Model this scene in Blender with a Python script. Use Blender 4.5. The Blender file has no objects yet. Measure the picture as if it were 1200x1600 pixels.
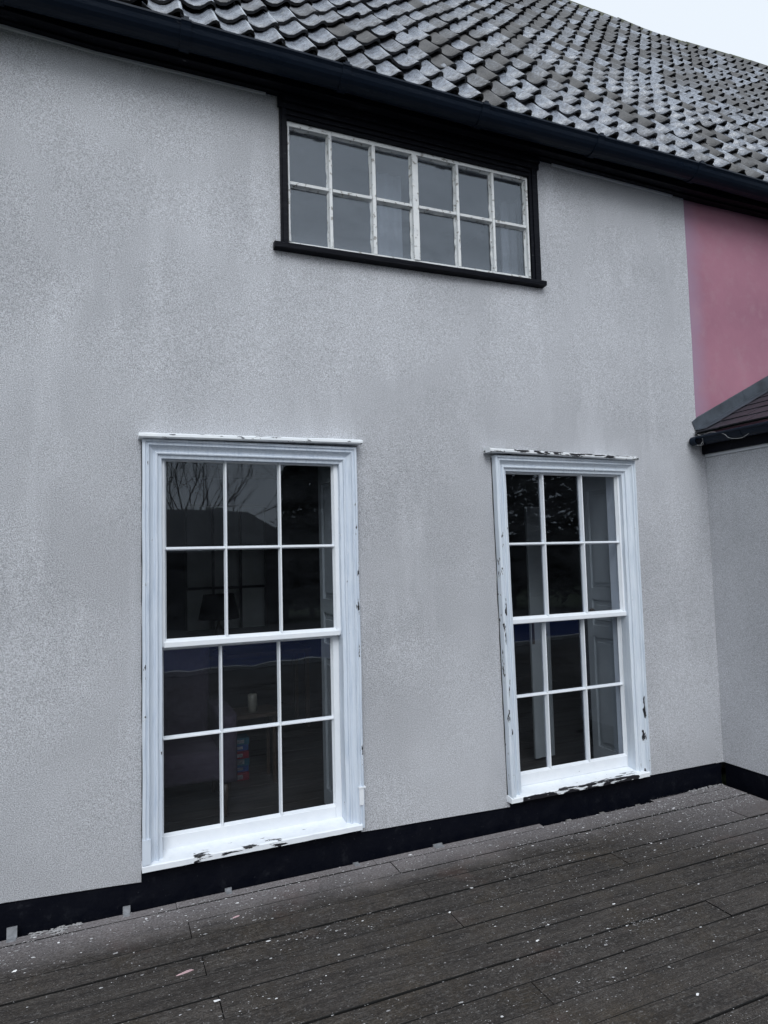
import bpy, math, random
from mathutils import Vector, Matrix, noise
R = math.radians
random.seed(7)
sc = bpy.context.scene
COL = sc.collection

# ------------------------------------------------------------------ camera
F_PX, YAW, PITCH, ROLL, DIST, EYE = 1030.0, R(22.829), R(3.866), R(-1.479), 3.394, 1.6
cy, sy, cp, sp = math.cos(YAW), math.sin(YAW), math.cos(PITCH), math.sin(PITCH)
Fv = Vector((sy*cp, cy*cp, sp)); Rv = Vector((cy, -sy, 0)); Uv = Rv.cross(Fv)
c_, s_ = math.cos(ROLL), math.sin(ROLL)
Rr = Rv*c_ + Uv*s_; Ur = Uv*c_ - Rv*s_
cam_d = bpy.data.cameras.new('camera')
cam_d.sensor_fit = 'VERTICAL'; cam_d.sensor_height = 32.0; cam_d.sensor_width = 24.0
cam_d.lens = F_PX/1600*32.0
cam_d.clip_start = 0.05; cam_d.clip_end = 2000
cam = bpy.data.objects.new('camera', cam_d); COL.objects.link(cam)
EYEP = Vector((0, -DIST, EYE))
cam.matrix_world = Matrix.Translation(EYEP) @ Matrix((Rr, Ur, -Fv)).transposed().to_4x4()
sc.camera = cam

def project(P):
    d = Vector(P) - EYEP; z = d.dot(Fv)
    if z < 0.05: return None
    return (600 + F_PX*d.dot(Rr)/z, 800 - F_PX*d.dot(Ur)/z, z)

# ------------------------------------------------------------------ world, sun, exposure
w = bpy.data.worlds.new('World'); sc.world = w; w.use_nodes = True
nt = w.node_tree; nt.nodes.clear()
o_ = nt.nodes.new('ShaderNodeOutputWorld'); bg = nt.nodes.new('ShaderNodeBackground')
sky = nt.nodes.new('ShaderNodeTexSky'); sky.sky_type = 'NISHITA'; sky.sun_disc = False
SUN_EL, SUN_AZ = R(42), R(196)          # azimuth measured clockwise from +y
sky.sun_elevation = SUN_EL; sky.sun_rotation = SUN_AZ
sky.air_density = 1.0; sky.dust_density = 4.0; sky.ozone_density = 1.0
hs = nt.nodes.new('ShaderNodeHueSaturation'); hs.inputs['Saturation'].default_value = 0.2
mx = nt.nodes.new('ShaderNodeMixRGB'); mx.inputs[0].default_value = 0.72
mx.inputs[2].default_value = (9.9, 10.8, 11.8, 1)      # the even cloud deck
nt.links.new(sky.outputs[0], hs.inputs['Color']); nt.links.new(hs.outputs[0], mx.inputs[1])
nt.links.new(mx.outputs[0], bg.inputs[0]); nt.links.new(bg.outputs[0], o_.inputs[0])
bg.inputs[1].default_value = 0.10
sl = bpy.data.lights.new('sun', 'SUN'); sl.energy = 1.5; sl.angle = R(35); sl.color = (0.95, 0.98, 1.0)
so = bpy.data.objects.new('sun', sl); COL.objects.link(so)
sd = Vector((math.sin(SUN_AZ)*math.cos(SUN_EL), math.cos(SUN_AZ)*math.cos(SUN_EL), math.sin(SUN_EL)))
so.rotation_euler = sd.to_track_quat('Z', 'Y').to_euler()
vs = sc.view_settings
vs.view_transform = 'Standard'; vs.look = 'None'; vs.gamma = 1; vs.use_curve_mapping = False
vs.exposure = 0.12
sc.cycles.use_denoising = True
sc.cycles.max_bounces = 8; sc.cycles.transparent_max_bounces = 16

# ------------------------------------------------------------------ mesh helpers
class M:
    def __init__(s): s.v = []; s.f = []; s.t = []
    def add(s, vs, fs, tone=0.0):
        b = len(s.v); s.v += [tuple(p) for p in vs]; s.f += [tuple(b+i for i in f) for f in fs]; s.t += [tone]*len(fs)
    def box(s, x0, x1, y0, y1, z0, z1, tone=0.0):
        s.hexa([(x0,y0,z0),(x1,y0,z0),(x1,y1,z0),(x0,y1,z0),(x0,y0,z1),(x1,y0,z1),(x1,y1,z1),(x0,y1,z1)], tone)
    def hexa(s, p, tone=0.0):
        s.add(p, [(0,3,2,1),(4,5,6,7),(0,1,5,4),(1,2,6,5),(2,3,7,6),(3,0,4,7)], tone)
    def bevbox(s, x0, x1, y0, y1, z0, z1, b, tone=0.0):
        # front (-y) edges chamfered
        P = [(x0,y1,z0),(x1,y1,z0),(x1,y1,z1),(x0,y1,z1),(x0,y0+b,z0),(x1,y0+b,z0),(x1,y0+b,z1),(x0,y0+b,z1),
             (x0+b,y0,z0+b),(x1-b,y0,z0+b),(x1-b,y0,z1-b),(x0+b,y0,z1-b)]
        s.add(P, [(0,3,2,1),(0,1,5,4),(1,2,6,5),(2,3,7,6),(3,0,4,7),(4,5,9,8),(5,6,10,9),(6,7,11,10),(7,4,8,11),(8,9,10,11)], tone)
    def quad(s, a, b, c, d, tone=0.0): s.add([a,b,c,d], [(0,1,2,3)], tone)
    def sweep(s, path, prof, closed=False, caps=True):
        """path: list of (origin, e1, e2); prof: list of (a,b) -> origin + a*e1 + b*e2"""
        n = len(prof); vs = []
        for o, e1, e2 in path:
            for a, b in prof: vs.append(tuple(Vector(o)+Vector(e1)*a+Vector(e2)*b))
        fs = []
        for i in range(len(path)-1):
            for j in range(n if closed else n-1):
                k = (j+1) % n
                fs.append((i*n+j, i*n+k, (i+1)*n+k, (i+1)*n+j))
        if caps and closed:
            fs.append(tuple(range(n))[::-1]); fs.append(tuple((len(path)-1)*n+j for j in range(n)))
        s.add(vs, fs)
    def tube(s, pts, rad, n=6, cap=True):
        pts = [Vector(p) for p in pts]
        rs = rad if isinstance(rad, (list, tuple)) else [rad]*len(pts)
        path = []; up = Vector((0.12, 0.31, 0.94)).normalized()
        vs = []
        for i, p in enumerate(pts):
            d = (pts[min(i+1, len(pts)-1)]-pts[max(i-1, 0)])
            if d.length < 1e-9: d = Vector((0,0,1))
            d.normalize()
            u = up if abs(d.dot(up)) < 0.95 else Vector((1,0,0))
            a = d.cross(u).normalized(); b = d.cross(a)
            for k in range(n):
                t = 2*math.pi*k/n; vs.append(tuple(p + (a*math.cos(t)+b*math.sin(t))*rs[i]))
        fs = []
        for i in range(len(pts)-1):
            for k in range(n):
                fs.append((i*n+k, i*n+(k+1) % n, (i+1)*n+(k+1) % n, (i+1)*n+k))
        if cap: fs.append(tuple(range(n))); fs.append(tuple((len(pts)-1)*n+k for k in range(n))[::-1])
        s.add(vs, fs)
    def lathe(s, c, prof, n=16):
        c = Vector(c); vs = []; fs = []
        for r, z in prof:
            for k in range(n):
                t = 2*math.pi*k/n; vs.append((c.x+r*math.cos(t), c.y+r*math.sin(t), c.z+z))
        for i in range(len(prof)-1):
            for k in range(n): fs.append((i*n+k, i*n+(k+1) % n, (i+1)*n+(k+1) % n, (i+1)*n+k))
        s.add(vs, fs)
    def mesh(s, name, mat, off=(0,0,0), smooth=False):
        me = bpy.data.meshes.new(name)
        me.from_pydata([(x-off[0], y-off[1], z-off[2]) for x, y, z in s.v], [], s.f)
        me.materials.append(mat)
        at = me.attributes.new('tone', 'FLOAT', 'FACE'); at.data.foreach_set('value', s.t)
        if smooth: me.polygons.foreach_set('use_smooth', [True]*len(me.polygons))
        me.update()
        return me

def thing(name, label, cat, loc=(0,0,0), group=None, kind=None):
    o = bpy.data.objects.new(name, None); COL.objects.link(o); o.location = loc
    o.empty_display_size = 0.1
    if kind: o['kind'] = kind
    if label: o['label'] = label
    if cat: o['category'] = cat
    if group: o['group'] = group
    return o
def worldloc(o):
    L = Vector((0,0,0))
    while o: L += o.location; o = o.parent
    return L
def part(name, m, mat, parent, smooth=False, label=None, kind=None):
    """m has world coordinates; the object is stored relative to its parent"""
    o = bpy.data.objects.new(name, m.mesh(name, mat, worldloc(parent), smooth)); COL.objects.link(o); o.parent = parent
    if label: o['label'] = label
    if kind: o['kind'] = kind
    return o
def solo(name, m, mat, label=None, cat=None, kind=None, group=None, loc=(0,0,0), smooth=False):
    o = bpy.data.objects.new(name, m.mesh(name, mat, loc, smooth)); COL.objects.link(o); o.location = loc
    for k, v in (('label', label), ('category', cat), ('kind', kind), ('group', group)):
        if v: o[k] = v
    return o

# ------------------------------------------------------------------ material helpers
class N:
    def __init__(s, name, rough=0.6, spec=0.5):
        s.m = bpy.data.materials.new(name); s.m.use_nodes = True
        s.nt = s.m.node_tree; s.b = s.nt.nodes['Principled BSDF']
        s.b.inputs['Roughness'].default_value = rough
        s.b.inputs['Specular IOR Level'].default_value = spec
        g = s.nt.nodes.new('ShaderNodeNewGeometry'); s.pos = g.outputs['Position']
    def n(s, t): return s.nt.nodes.new(t)
    def l(s, a, b): s.nt.links.new(a, b)
    def setin(s, sock, v):
        if hasattr(v, 'links') or isinstance(v, bpy.types.NodeSocket): s.l(v, sock)
        else: sock.default_value = v
    def noise(s, scale, detail=2, rough=0.5, stretch=None, dist=0.0):
        t = s.n('ShaderNodeTexNoise'); t.inputs['Scale'].default_value = scale; t.inputs['Detail'].default_value = detail
        t.inputs['Roughness'].default_value = rough; t.inputs['Distortion'].default_value = dist
        v = s.pos
        if stretch:
            mp = s.n('ShaderNodeMapping'); mp.inputs['Scale'].default_value = stretch; s.l(s.pos, mp.inputs[0]); v = mp.outputs[0]
        s.l(v, t.inputs['Vector']); return t.outputs['Fac']
    def ramp(s, fac, p0, p1, c0=0.0, c1=1.0):
        t = s.n('ShaderNodeMapRange'); t.inputs[1].default_value = p0; t.inputs[2].default_value = p1
        t.inputs[3].default_value = c0; t.inputs[4].default_value = c1; s.l(fac, t.inputs[0]); return t.outputs[0]
    def math(s, op, a, b=None):
        t = s.n('ShaderNodeMath'); t.operation = op; s.setin(t.inputs[0], a)
        if b is not None: s.setin(t.inputs[1], b)
        return t.outputs[0]
    def mix(s, fac, a, b, mode='MIX'):
        t = s.n('ShaderNodeMixRGB'); t.blend_type = mode; s.setin(t.inputs[0], fac)
        for i, v in ((1, a), (2, b)):
            if isinstance(v, (tuple, list)): v = (v[0], v[1], v[2], 1)
            s.setin(t.inputs[i], v)
        return t.outputs[0]
    def attr(s, name='tone'):
        t = s.n('ShaderNodeAttribute'); t.attribute_name = name; return t.outputs['Fac']
    def rnd(s): return s.n('ShaderNodeObjectInfo').outputs['Random']
    def xyz(s):
        t = s.n('ShaderNodeSeparateXYZ'); s.l(s.pos, t.inputs[0]); return t.outputs
    def bump(s, h, strength=0.5, dist=0.01, prev=None):
        t = s.n('ShaderNodeBump'); t.inputs['Strength'].default_value = strength; t.inputs['Distance'].default_value = dist
        s.l(h, t.inputs['Height'])
        if prev is not None: s.l(prev, t.inputs['Normal'])
        return t.outputs[0]
    def color(s, c):
        if isinstance(c, (tuple, list)): s.b.inputs['Base Color'].default_value = (c[0], c[1], c[2], 1)
        else: s.l(c, s.b.inputs['Base Color'])
    def rough(s, r): s.setin(s.b.inputs['Roughness'], r)
    def normal(s, nn): s.l(nn, s.b.inputs['Normal'])
    def region(s, x0, x1, z0, z1, soft=0.04):
        """0..1 window in world x,z, used to say where paint has come away"""
        X = s.xyz(); o = None
        for sock, a, b in ((X[0], x0, x1), (X[2], z0, z1)):
            u = s.math('MULTIPLY', s.ramp(sock, a-soft, a+soft), s.ramp(sock, b+soft, b-soft)) if True else None
            o = u if o is None else s.math('MULTIPLY', o, u)
        return o

def mat_render(name, col, dark, patch):
    k = N(name, 0.9, 0.25)
    g1 = k.noise(210, 3, 0.65); g2 = k.noise(420, 1, 0.5); big = k.noise(0.9, 3, 0.55); mid = k.noise(4.0, 5, 0.65)
    streak = k.noise(1.0, 4, 0.65, stretch=(4.0, 4.0, 0.45)); pale = k.noise(1.3, 4, 0.6, stretch=(2.2, 1, 0.6))
    sc = lambda f: (col[0]*f, col[1]*f, col[2]*f*1.01)
    c = k.mix(k.ramp(big, 0.36, 0.64), sc(0.86), sc(1.06))
    c = k.mix(k.ramp(pale, 0.52, 0.70, 0, 0.8), c, sc(1.20))
    c = k.mix(k.ramp(mid, 0.35, 0.72, 0.0, 0.15), c, sc(0.84))
    c = k.mix(k.ramp(streak, 0.50, 0.72, 0.0, 0.22), c, sc(0.80))
    X = k.xyz()
    splash = k.ramp(k.math('ADD', X[2], k.math('MULTIPLY', streak, 0.5)), 0.34, 0.62, 0.12, 0.0)      # dirt thrown up off the deck
    c = k.mix(splash, c, (col[0]*0.62, col[1]*0.60, col[2]*0.58))
    gr = k.ramp(k.math('ADD', g1, k.math('MULTIPLY', g2, 0.35)), 0.50, 0.86, dark, 1.14)
    cc = k.n('ShaderNodeCombineXYZ')
    for q in range(3): k.l(gr, cc.inputs[q])
    c = k.mix(1.0, c, cc.outputs[0], 'MULTIPLY')
    k.color(c)
    h = k.math('ADD', g1, k.math('MULTIPLY', g2, 0.4))
    k.normal(k.bump(h, 0.75, 0.006, k.bump(mid, 0.25, 0.02)))
    return k.m
RENDER = mat_render('grey_render', (0.61, 0.622, 0.655), 0.47, None)

def mat_pink():
    k = N('pink_plaster', 0.85, 0.3)
    big = k.noise(1.3, 4, 0.6); fine = k.noise(60, 3, 0.6); X = k.xyz()
    c = k.mix(k.ramp(big, 0.35, 0.7), (0.27, 0.125, 0.175), (0.35, 0.165, 0.22))
    edge = k.math('ADD', X[0], k.math('MULTIPLY', k.noise(2.2, 3, 0.6), 0.35))
    c = k.mix(k.ramp(edge, 4.0, 4.2, 0.8, 0.0), c, (0.29, 0.215, 0.30))     # grey overspray by the render
    c = k.mix(k.ramp(k.noise(7, 6, 0.75), 0.50, 0.66, 0, 0.35), c, (0.34, 0.21, 0.25))
    k.color(c); k.normal(k.bump(fine, 0.3, 0.003, k.bump(big, 0.3, 0.03))); return k.m
PINK = mat_pink()

def mat_black(name='black_tar_paint', base=(0.0018, 0.0025, 0.006), rough=0.5, wear=0.07, stretch=(1, 1, 1), scale=16):
    k = N(name, rough, 0.12)
    a = k.noise(scale, 5, 0.65, stretch=stretch); b = k.noise(70, 3, 0.6, stretch=stretch)
    c = k.mix(k.ramp(a, 0.60, 0.72, 0, wear), base, (0.11, 0.12, 0.14))
    c = k.mix(k.ramp(b, 0.70, 0.74, 0, wear*1.6), c, (0.25, 0.26, 0.28))
    k.color(c); k.rough(k.ramp(a, 0.3, 0.7, rough-0.12, rough+0.2))
    k.normal(k.bump(b, 0.35, 0.003, k.bump(a, 0.4, 0.01))); return k.m
BLACK = mat_black()
BLACKWOOD = mat_black('black_painted_wood', wear=0.22, stretch=(0.25, 1, 2.5), scale=22)
BLACKPLASTIC = mat_black('black_gutter_plastic', (0.007, 0.012, 0.022), 0.36, 0.06, stretch=(0.3, 1, 1), scale=9)

def mat_paint(name, amount=0.0, regions=(), tint=(0.74, 0.765, 0.80), under=(0.012, 0.012, 0.016), sc_=26, stretch=(0.5, 1, 1.6), rough=0.42, brush=0.2, streak=(1, 1, 1)):
    k = N(name, rough, 0.5)
    a = k.noise(sc_, 6, 0.62, stretch=stretch); d = k.noise(5, 4, 0.6); f = k.noise(130, 3, 0.6); st = k.noise(24, 3, 0.6, stretch=streak)
    c = k.mix(k.ramp(d, 0.3, 0.75, 0, 0.30), tint, (tint[0]*0.80, tint[1]*0.84, tint[2]*0.90))
    c = k.mix(k.ramp(st, 0.45, 0.72, 0, brush), c, (tint[0]*0.62, tint[1]*0.68, tint[2]*0.76))
    c = k.mix(k.ramp(f, 0.66, 0.74, 0, 0.25), c, (0.30, 0.31, 0.33))
    val = a
    for (x0, x1, z0, z1, sgn) in regions:
        val = k.math('ADD', val, k.math('MULTIPLY', k.region(x0, x1, z0, z1, 0.006), sgn))
    thr = 0.80 - amount
    mask = k.ramp(val, thr, thr+0.012)
    rim = k.ramp(val, thr-0.05, thr)
    c = k.mix(k.math('MULTIPLY', rim, 0.35), c, (0.85, 0.87, 0.90))
    c = k.mix(mask, c, under)
    k.color(c)
    h = k.math('SUBTRACT', k.math('MULTIPLY', rim, 0.3), mask)
    k.normal(k.bump(h, 0.8, 0.0025, k.bump(st, 0.25, 0.003)))
    return k.m
SASHWHITE = mat_paint('white_gloss_paint', 0.06, brush=0.10, sc_=60)
ARCH1 = mat_paint('brushed_white_paint', 0.105, tint=(0.60, 0.655, 0.73), stretch=(1.4, 1, 0.5), streak=(3, 3, 0.25), brush=0.55,
                  regions=((0.15, 0.175, 0.2, 1.6, 0.07), (1.238, 1.257, 0.5, 1.9, 0.11)))
ARCH2 = mat_paint('chipped_white_paint', 0.10, tint=(0.62, 0.67, 0.73), stretch=(1.6, 1, 0.45), streak=(3, 3, 0.25), brush=0.45,
                  regions=((2.14, 2.19, 0.25, 1.8, 0.09), (3.192, 3.202, 0.52, 0.66, 0.5), (3.178, 3.205, 0.325, 0.445, 0.17), (3.15, 3.23, 0.17, 0.28, 0.12)))
SILL1 = mat_paint('worn_sill_paint_left', 0.10, tint=(0.80, 0.83, 0.87), stretch=(0.35, 1.6, 2.0), regions=((0.38, 0.86, 0.17, 0.206, 0.17),))
SILL2 = mat_paint('worn_sill_paint_right', 0.13, tint=(0.82, 0.85, 0.88), stretch=(0.30, 1.6, 2.2), regions=((2.24, 2.46, 0.1, 0.178, 0.30), (2.46, 3.12, 0.1, 0.181, 0.24), (2.5, 3.12, .179, .186, .10)))
CAP1 = mat_paint('chipped_cap_paint_left', 0.18, tint=(0.80, 0.83, 0.86), stretch=(0.5, 1, 1.6), sc_=34, under=(0.10, 0.11, 0.13), streak=(0.4, 1, 2))
CAP2 = mat_paint('flaked_cap_paint_right', 0.21, tint=(0.74, 0.76, 0.78), stretch=(0.4, 1, 1.6), regions=((2.25, 3.18, 2.205, 2.26, 0.13),))
CASE = mat_paint('weathered_casement_paint', 0.21, tint=(0.66, 0.67, 0.67), under=(0.30, 0.295, 0.28), sc_=48, stretch=(0.8, 1, 0.8), brush=0.3)
TRIM = mat_paint('trim_paint', 0.06, tint=(0.5, 0.52, 0.55))

def mat_simple(name, col, rough=0.6, var=0.25, scale=8, stretch=(1,1,1), bump=0.1, spec=0.4, metal=0.0):
    k = N(name, rough, spec)
    a = k.noise(scale, 5, 0.6, stretch=stretch)
    k.color(k.mix(k.ramp(a, 0.3, 0.7, 0, 1), tuple(x*(1-var) for x in col), tuple(min(1, x*(1+var)) for x in col)))
    k.b.inputs['Metallic'].default_value = metal
    k.normal(k.bump(a, bump, 0.01)); return k.m

def mat_glass(name, tint=(0.9, 0.92, 0.95), dirt=0.0, r0=0.034, haze_z=None):
    m = bpy.data.materials.new(name); m.use_nodes = True; t = m.node_tree; t.nodes.clear()
    k = N.__new__(N); k.m = m; k.nt = t
    g = t.nodes.new('ShaderNodeNewGeometry'); k.pos = g.outputs['Position']
    o = t.nodes.new('ShaderNodeOutputMaterial'); tr = t.nodes.new('ShaderNodeBsdfTransparent'); gl = t.nodes.new('ShaderNodeBsdfGlossy')
    tr.inputs[0].default_value = (*tint, 1); gl.inputs['Roughness'].default_value = 0.0; gl.inputs['Color'].default_value = (0.84, 0.92, 1, 1)
    lw = t.nodes.new('ShaderNodeLayerWeight'); lw.inputs[0].default_value = 0.5
    fac = k.math('ADD', k.math('MULTIPLY', k.math('POWER', lw.outputs['Facing'], 5.0), 1-r0), r0)
    w1 = k.noise(3.0, 2, 0.5); bp = k.bump(w1, 0.2, 0.004); k.l(bp, gl.inputs['Normal'])
    ms = t.nodes.new('ShaderNodeMixShader'); k.l(fac, ms.inputs[0]); k.l(tr.outputs[0], ms.inputs[1]); k.l(gl.outputs[0], ms.inputs[2])
    out = ms.outputs[0]
    if dirt > 0:
        df = t.nodes.new('ShaderNodeBsdfDiffuse'); df.inputs[0].default_value = (0.42, 0.46, 0.52, 1)
        a = k.noise(5, 4, 0.6); f = k.ramp(k.noise(2.6, 5, 0.7, stretch=(1, 1, 2.5)), 0.35, 0.68, dirt*0.1, dirt*2.2)  # dirt film; its streaks also paint in faint bands of the room ceiling
        if haze_z:
            z = k.xyz()[2]; z2 = k.math('ADD', z, k.math('MULTIPLY', a, 0.10))
            f = k.math('ADD', f, k.ramp(z2, haze_z[0], haze_z[1], haze_z[2], 0.0))
        m2 = t.nodes.new('ShaderNodeMixShader'); k.l(f, m2.inputs[0]); k.l(out, m2.inputs[1]); k.l(df.outputs[0], m2.inputs[2]); out = m2.outputs[0]
    k.l(out, o.inputs[0]); return m
GLASS = mat_glass('window_glass', dirt=0.004)
GLASSUP = mat_glass('dusty_window_glass', dirt=0.025, r0=0.072, haze_z=(3.36, 3.46, 0.07))

def mat_tile():
    k = N('weathered_pantile_clay', 0.5, 0.5)
    tone = k.attr('tone')
    sp1 = k.noise(38, 5, 0.7); sp2 = k.noise(110, 3, 0.7); big = k.noise(2.0, 3, 0.6)
    pale = k.mix(k.ramp(sp1, 0.38, 0.66), (0.32, 0.355, 0.42), (0.080, 0.088, 0.112))  # pale tone carries the wet sky sheen in its colour
    brown = k.mix(k.ramp(sp1, 0.35, 0.7), (0.045, 0.045, 0.048), (0.125, 0.123, 0.125))
    t2 = k.math('ADD', tone, k.math('MULTIPLY', k.math('SUBTRACT', sp1, 0.5), 0.5))
    f = k.ramp(t2, 0.30, 0.75)
    c = k.mix(f, pale, brown)
    c = k.mix(k.ramp(sp2, 0.50, 0.60, 0, 0.60), c, (0.035, 0.036, 0.04))
    c = k.mix(k.ramp(k.noise(17, 5, 0.75), 0.62, 0.72, 0, 0.5), c, (0.42, 0.43, 0.40))
    c = k.mix(k.ramp(tone, -0.3, -0.8, 0, 0.8), c, (0.46, 0.50, 0.56))   # pale crest: rim highlight painted into the colour
    c = k.mix(k.ramp(tone, 1.5, 2.0), c, (0.012, 0.012, 0.014))   # near-black lower edges, flanks and lip undersides
    k.color(c)
    k.rough(k.math('ADD', k.ramp(f, 0, 1, 0.20, 0.60), k.ramp(sp1, 0.3, 0.7, -0.06, 0.22)))
    k.b.inputs['Specular IOR Level'].default_value = 0.8
    k.normal(k.bump(sp2, 0.5, 0.004, k.bump(sp1, 0.4, 0.008))); return k.m
TILE = mat_tile()
MORTAR = mat_simple('ridge_mortar', (0.10, 0.105, 0.08), 0.95, 0.5, 18, bump=0.8)
FELT = mat_simple('roof_felt', (0.015, 0.015, 0.016), 0.9)

def mat_deck():
    k = N('weathered_deck_board', 0.75, 0.3)
    X = k.xyz(); tone = k.attr('tone')
    gr = k.noise(14, 7, 0.75, stretch=(0.14, 1.6, 1), dist=0.6); gr2 = k.noise(60, 5, 0.75, stretch=(0.07, 1.5, 1), dist=0.3)
    st = k.noise(2.3, 6, 0.7); fl = k.noise(170, 3, 0.6); fm = k.noise(24, 7, 0.8); spk = k.noise(85, 3, 0.5); mot = k.noise(9, 6, 0.75)
    c = k.mix(k.ramp(tone, 0, 1), (0.026, 0.022, 0.0195), (0.068, 0.058, 0.052))
    c = k.mix(k.ramp(mot, 0.42, 0.60, 0, 0.75), c, (0.021, 0.017, 0.015))
    c = k.mix(k.ramp(k.noise(1.1, 5, 0.7), 0.45, 0.62, 0, 0.45), c, (0.022, 0.018, 0.016))
    c = k.mix(k.ramp(gr, 0.40, 0.66, 0, 0.70), c, (0.105, 0.092, 0.082))
    c = k.mix(k.ramp(gr2, 0.54, 0.64, 0, 0.75), c, (0.012, 0.011, 0.011))
    c = k.mix(k.ramp(st, 0.50, 0.68, 0, 0.5), c, (0.070, 0.052, 0.032))
    c = k.mix(k.ramp(fm, 0.55, 0.68, 0, 0.55), c, (0.18, 0.165, 0.155))
    c = k.mix(k.ramp(spk, 0.66, 0.70, 0, 0.55), c, (0.27, 0.265, 0.27))
    c = k.mix(k.ramp(fl, 0.42, 0.58, 0.6, 0), c, (0.010, 0.009, 0.009))
    c = k.mix(k.ramp(k.noise(120, 4, 0.7, stretch=(0.35, 1.2, 1)), 0.56, 0.62, 0, 0.4), c, (0.14, 0.135, 0.13))
    sm = k.math('MULTIPLY', k.ramp(k.noise(5.5, 7, 0.85, stretch=(0.8, 1.5, 1)), 0.60, 0.68), k.ramp(k.noise(60, 4, 0.8), 0.45, 0.6))
    c = k.mix(k.math('MULTIPLY', sm, 0.8), c, (0.26, 0.25, 0.25))
    red = k.ramp(k.noise(1.7, 4, 0.6), 0.60, 0.72, 0, 0.35); c = k.mix(red, c, (0.085, 0.045, 0.035))
    near = k.ramp(k.math('ADD', X[1], k.math('MULTIPLY', st, 0.30)), -0.20, 0.10)
    corner = k.ramp(k.math('ADD', X[0], k.math('MULTIPLY', X[1], 1.4)), 1.9, 3.8, 0, 0.9)
    dust = k.math('MULTIPLY', k.math('MAXIMUM', near, corner), k.ramp(k.noise(95, 4, 0.8), 0.38, 0.62, 0.35, 0.98))
    c = k.mix(dust, c, (0.27, 0.25, 0.26))
    c = k.mix(k.ramp(tone, 1.5, 2.0), c, (0.004, 0.004, 0.004))   # board sides and ends blacked, painting in the shade of the gaps
    k.color(c); k.rough(k.ramp(gr, 0.3, 0.7, 0.55, 0.9))
    k.normal(k.bump(fl, 0.5, 0.002, k.bump(gr2, 0.8, 0.005, k.bump(fm, 0.4, 0.004)))); return k.m
DECK = mat_deck()
FLAKE = None
def mat_flake():
    k = N('loose_paint_flakes', 0.7, 0.3); t = k.attr('tone')
    k.color(k.mix(t, (0.24, 0.235, 0.24), (0.80, 0.80, 0.82))); return k.m
FLAKE = mat_flake()
LEAD = mat_simple('lead_sheet', (0.06, 0.072, 0.09), 0.42, 0.4, 7, (1, 1, 1), 0.2, 0.5, 0.3)
SLATE = mat_simple('grey_slate', (0.024, 0.025, 0.032), 0.5, 0.5, 25, (1, 1, 1), 0.3)
PINKFLAKE = mat_simple('pink_paint_flake', (0.62, 0.42, 0.45), 0.6)
WHITEFLAKE = mat_simple('white_paint_flake', (0.8, 0.8, 0.82), 0.6)
JOINT = mat_simple('painted_joint_shade', (0.03, 0.03, 0.032), 0.95, 0.5, 30)  # painted shade of the gap beside the window mouldings
GALV = mat_simple('galvanised_steel', (0.26, 0.27, 0.29), 0.55, 0.3, 30, metal=0.3)

# ================================================================== THE HOUSE
XG = 3.845                    # where the grey render stops and pink begins
X_L, X_R = -3.2, 15.0
W1 = dict(x0=.155, x1=1.255, z0=.17, z1=2.2)
W2 = dict(x0=2.15, x1=3.222, z0=.15, z1=2.19)
house = thing('cottage', 'two storey cottage front in grey roughcast render with black eaves and a mossy pantile roof', 'house', (0, 0, 0))

def lerp_pts(pts, x):
    if x <= pts[0][0]: return pts[0][1]
    for (a, b), (c, d) in zip(pts, pts[1:]):
        if x <= c: return b + (d-b)*(x-a)/(c-a)
    return pts[-1][1]
TOP = [(-3.2, 4.15), (-.472, 4.145), (-.057, 4.127), (.403, 4.132), (.863, 4.135), (2.587, 4.142), (3.861, 4.130), (4.73, 4.141), (15, 4.14)]
BOT = [(-3.2, .150), (-.425, .142), (.149, .114), (.150, .114), (1.252, .141), (2.196, .117), (3.279, .140), (3.913, .132), (4.2, .13)]
SOFFIT = lambda x: lerp_pts(TOP, x)
def wob(x, z): return 0.012*noise.noise(Vector((x*0.9, z*0.9, 3.3))) + 0.004*noise.noise(Vector((x*3.1, z*3.1, 9.3)))

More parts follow.
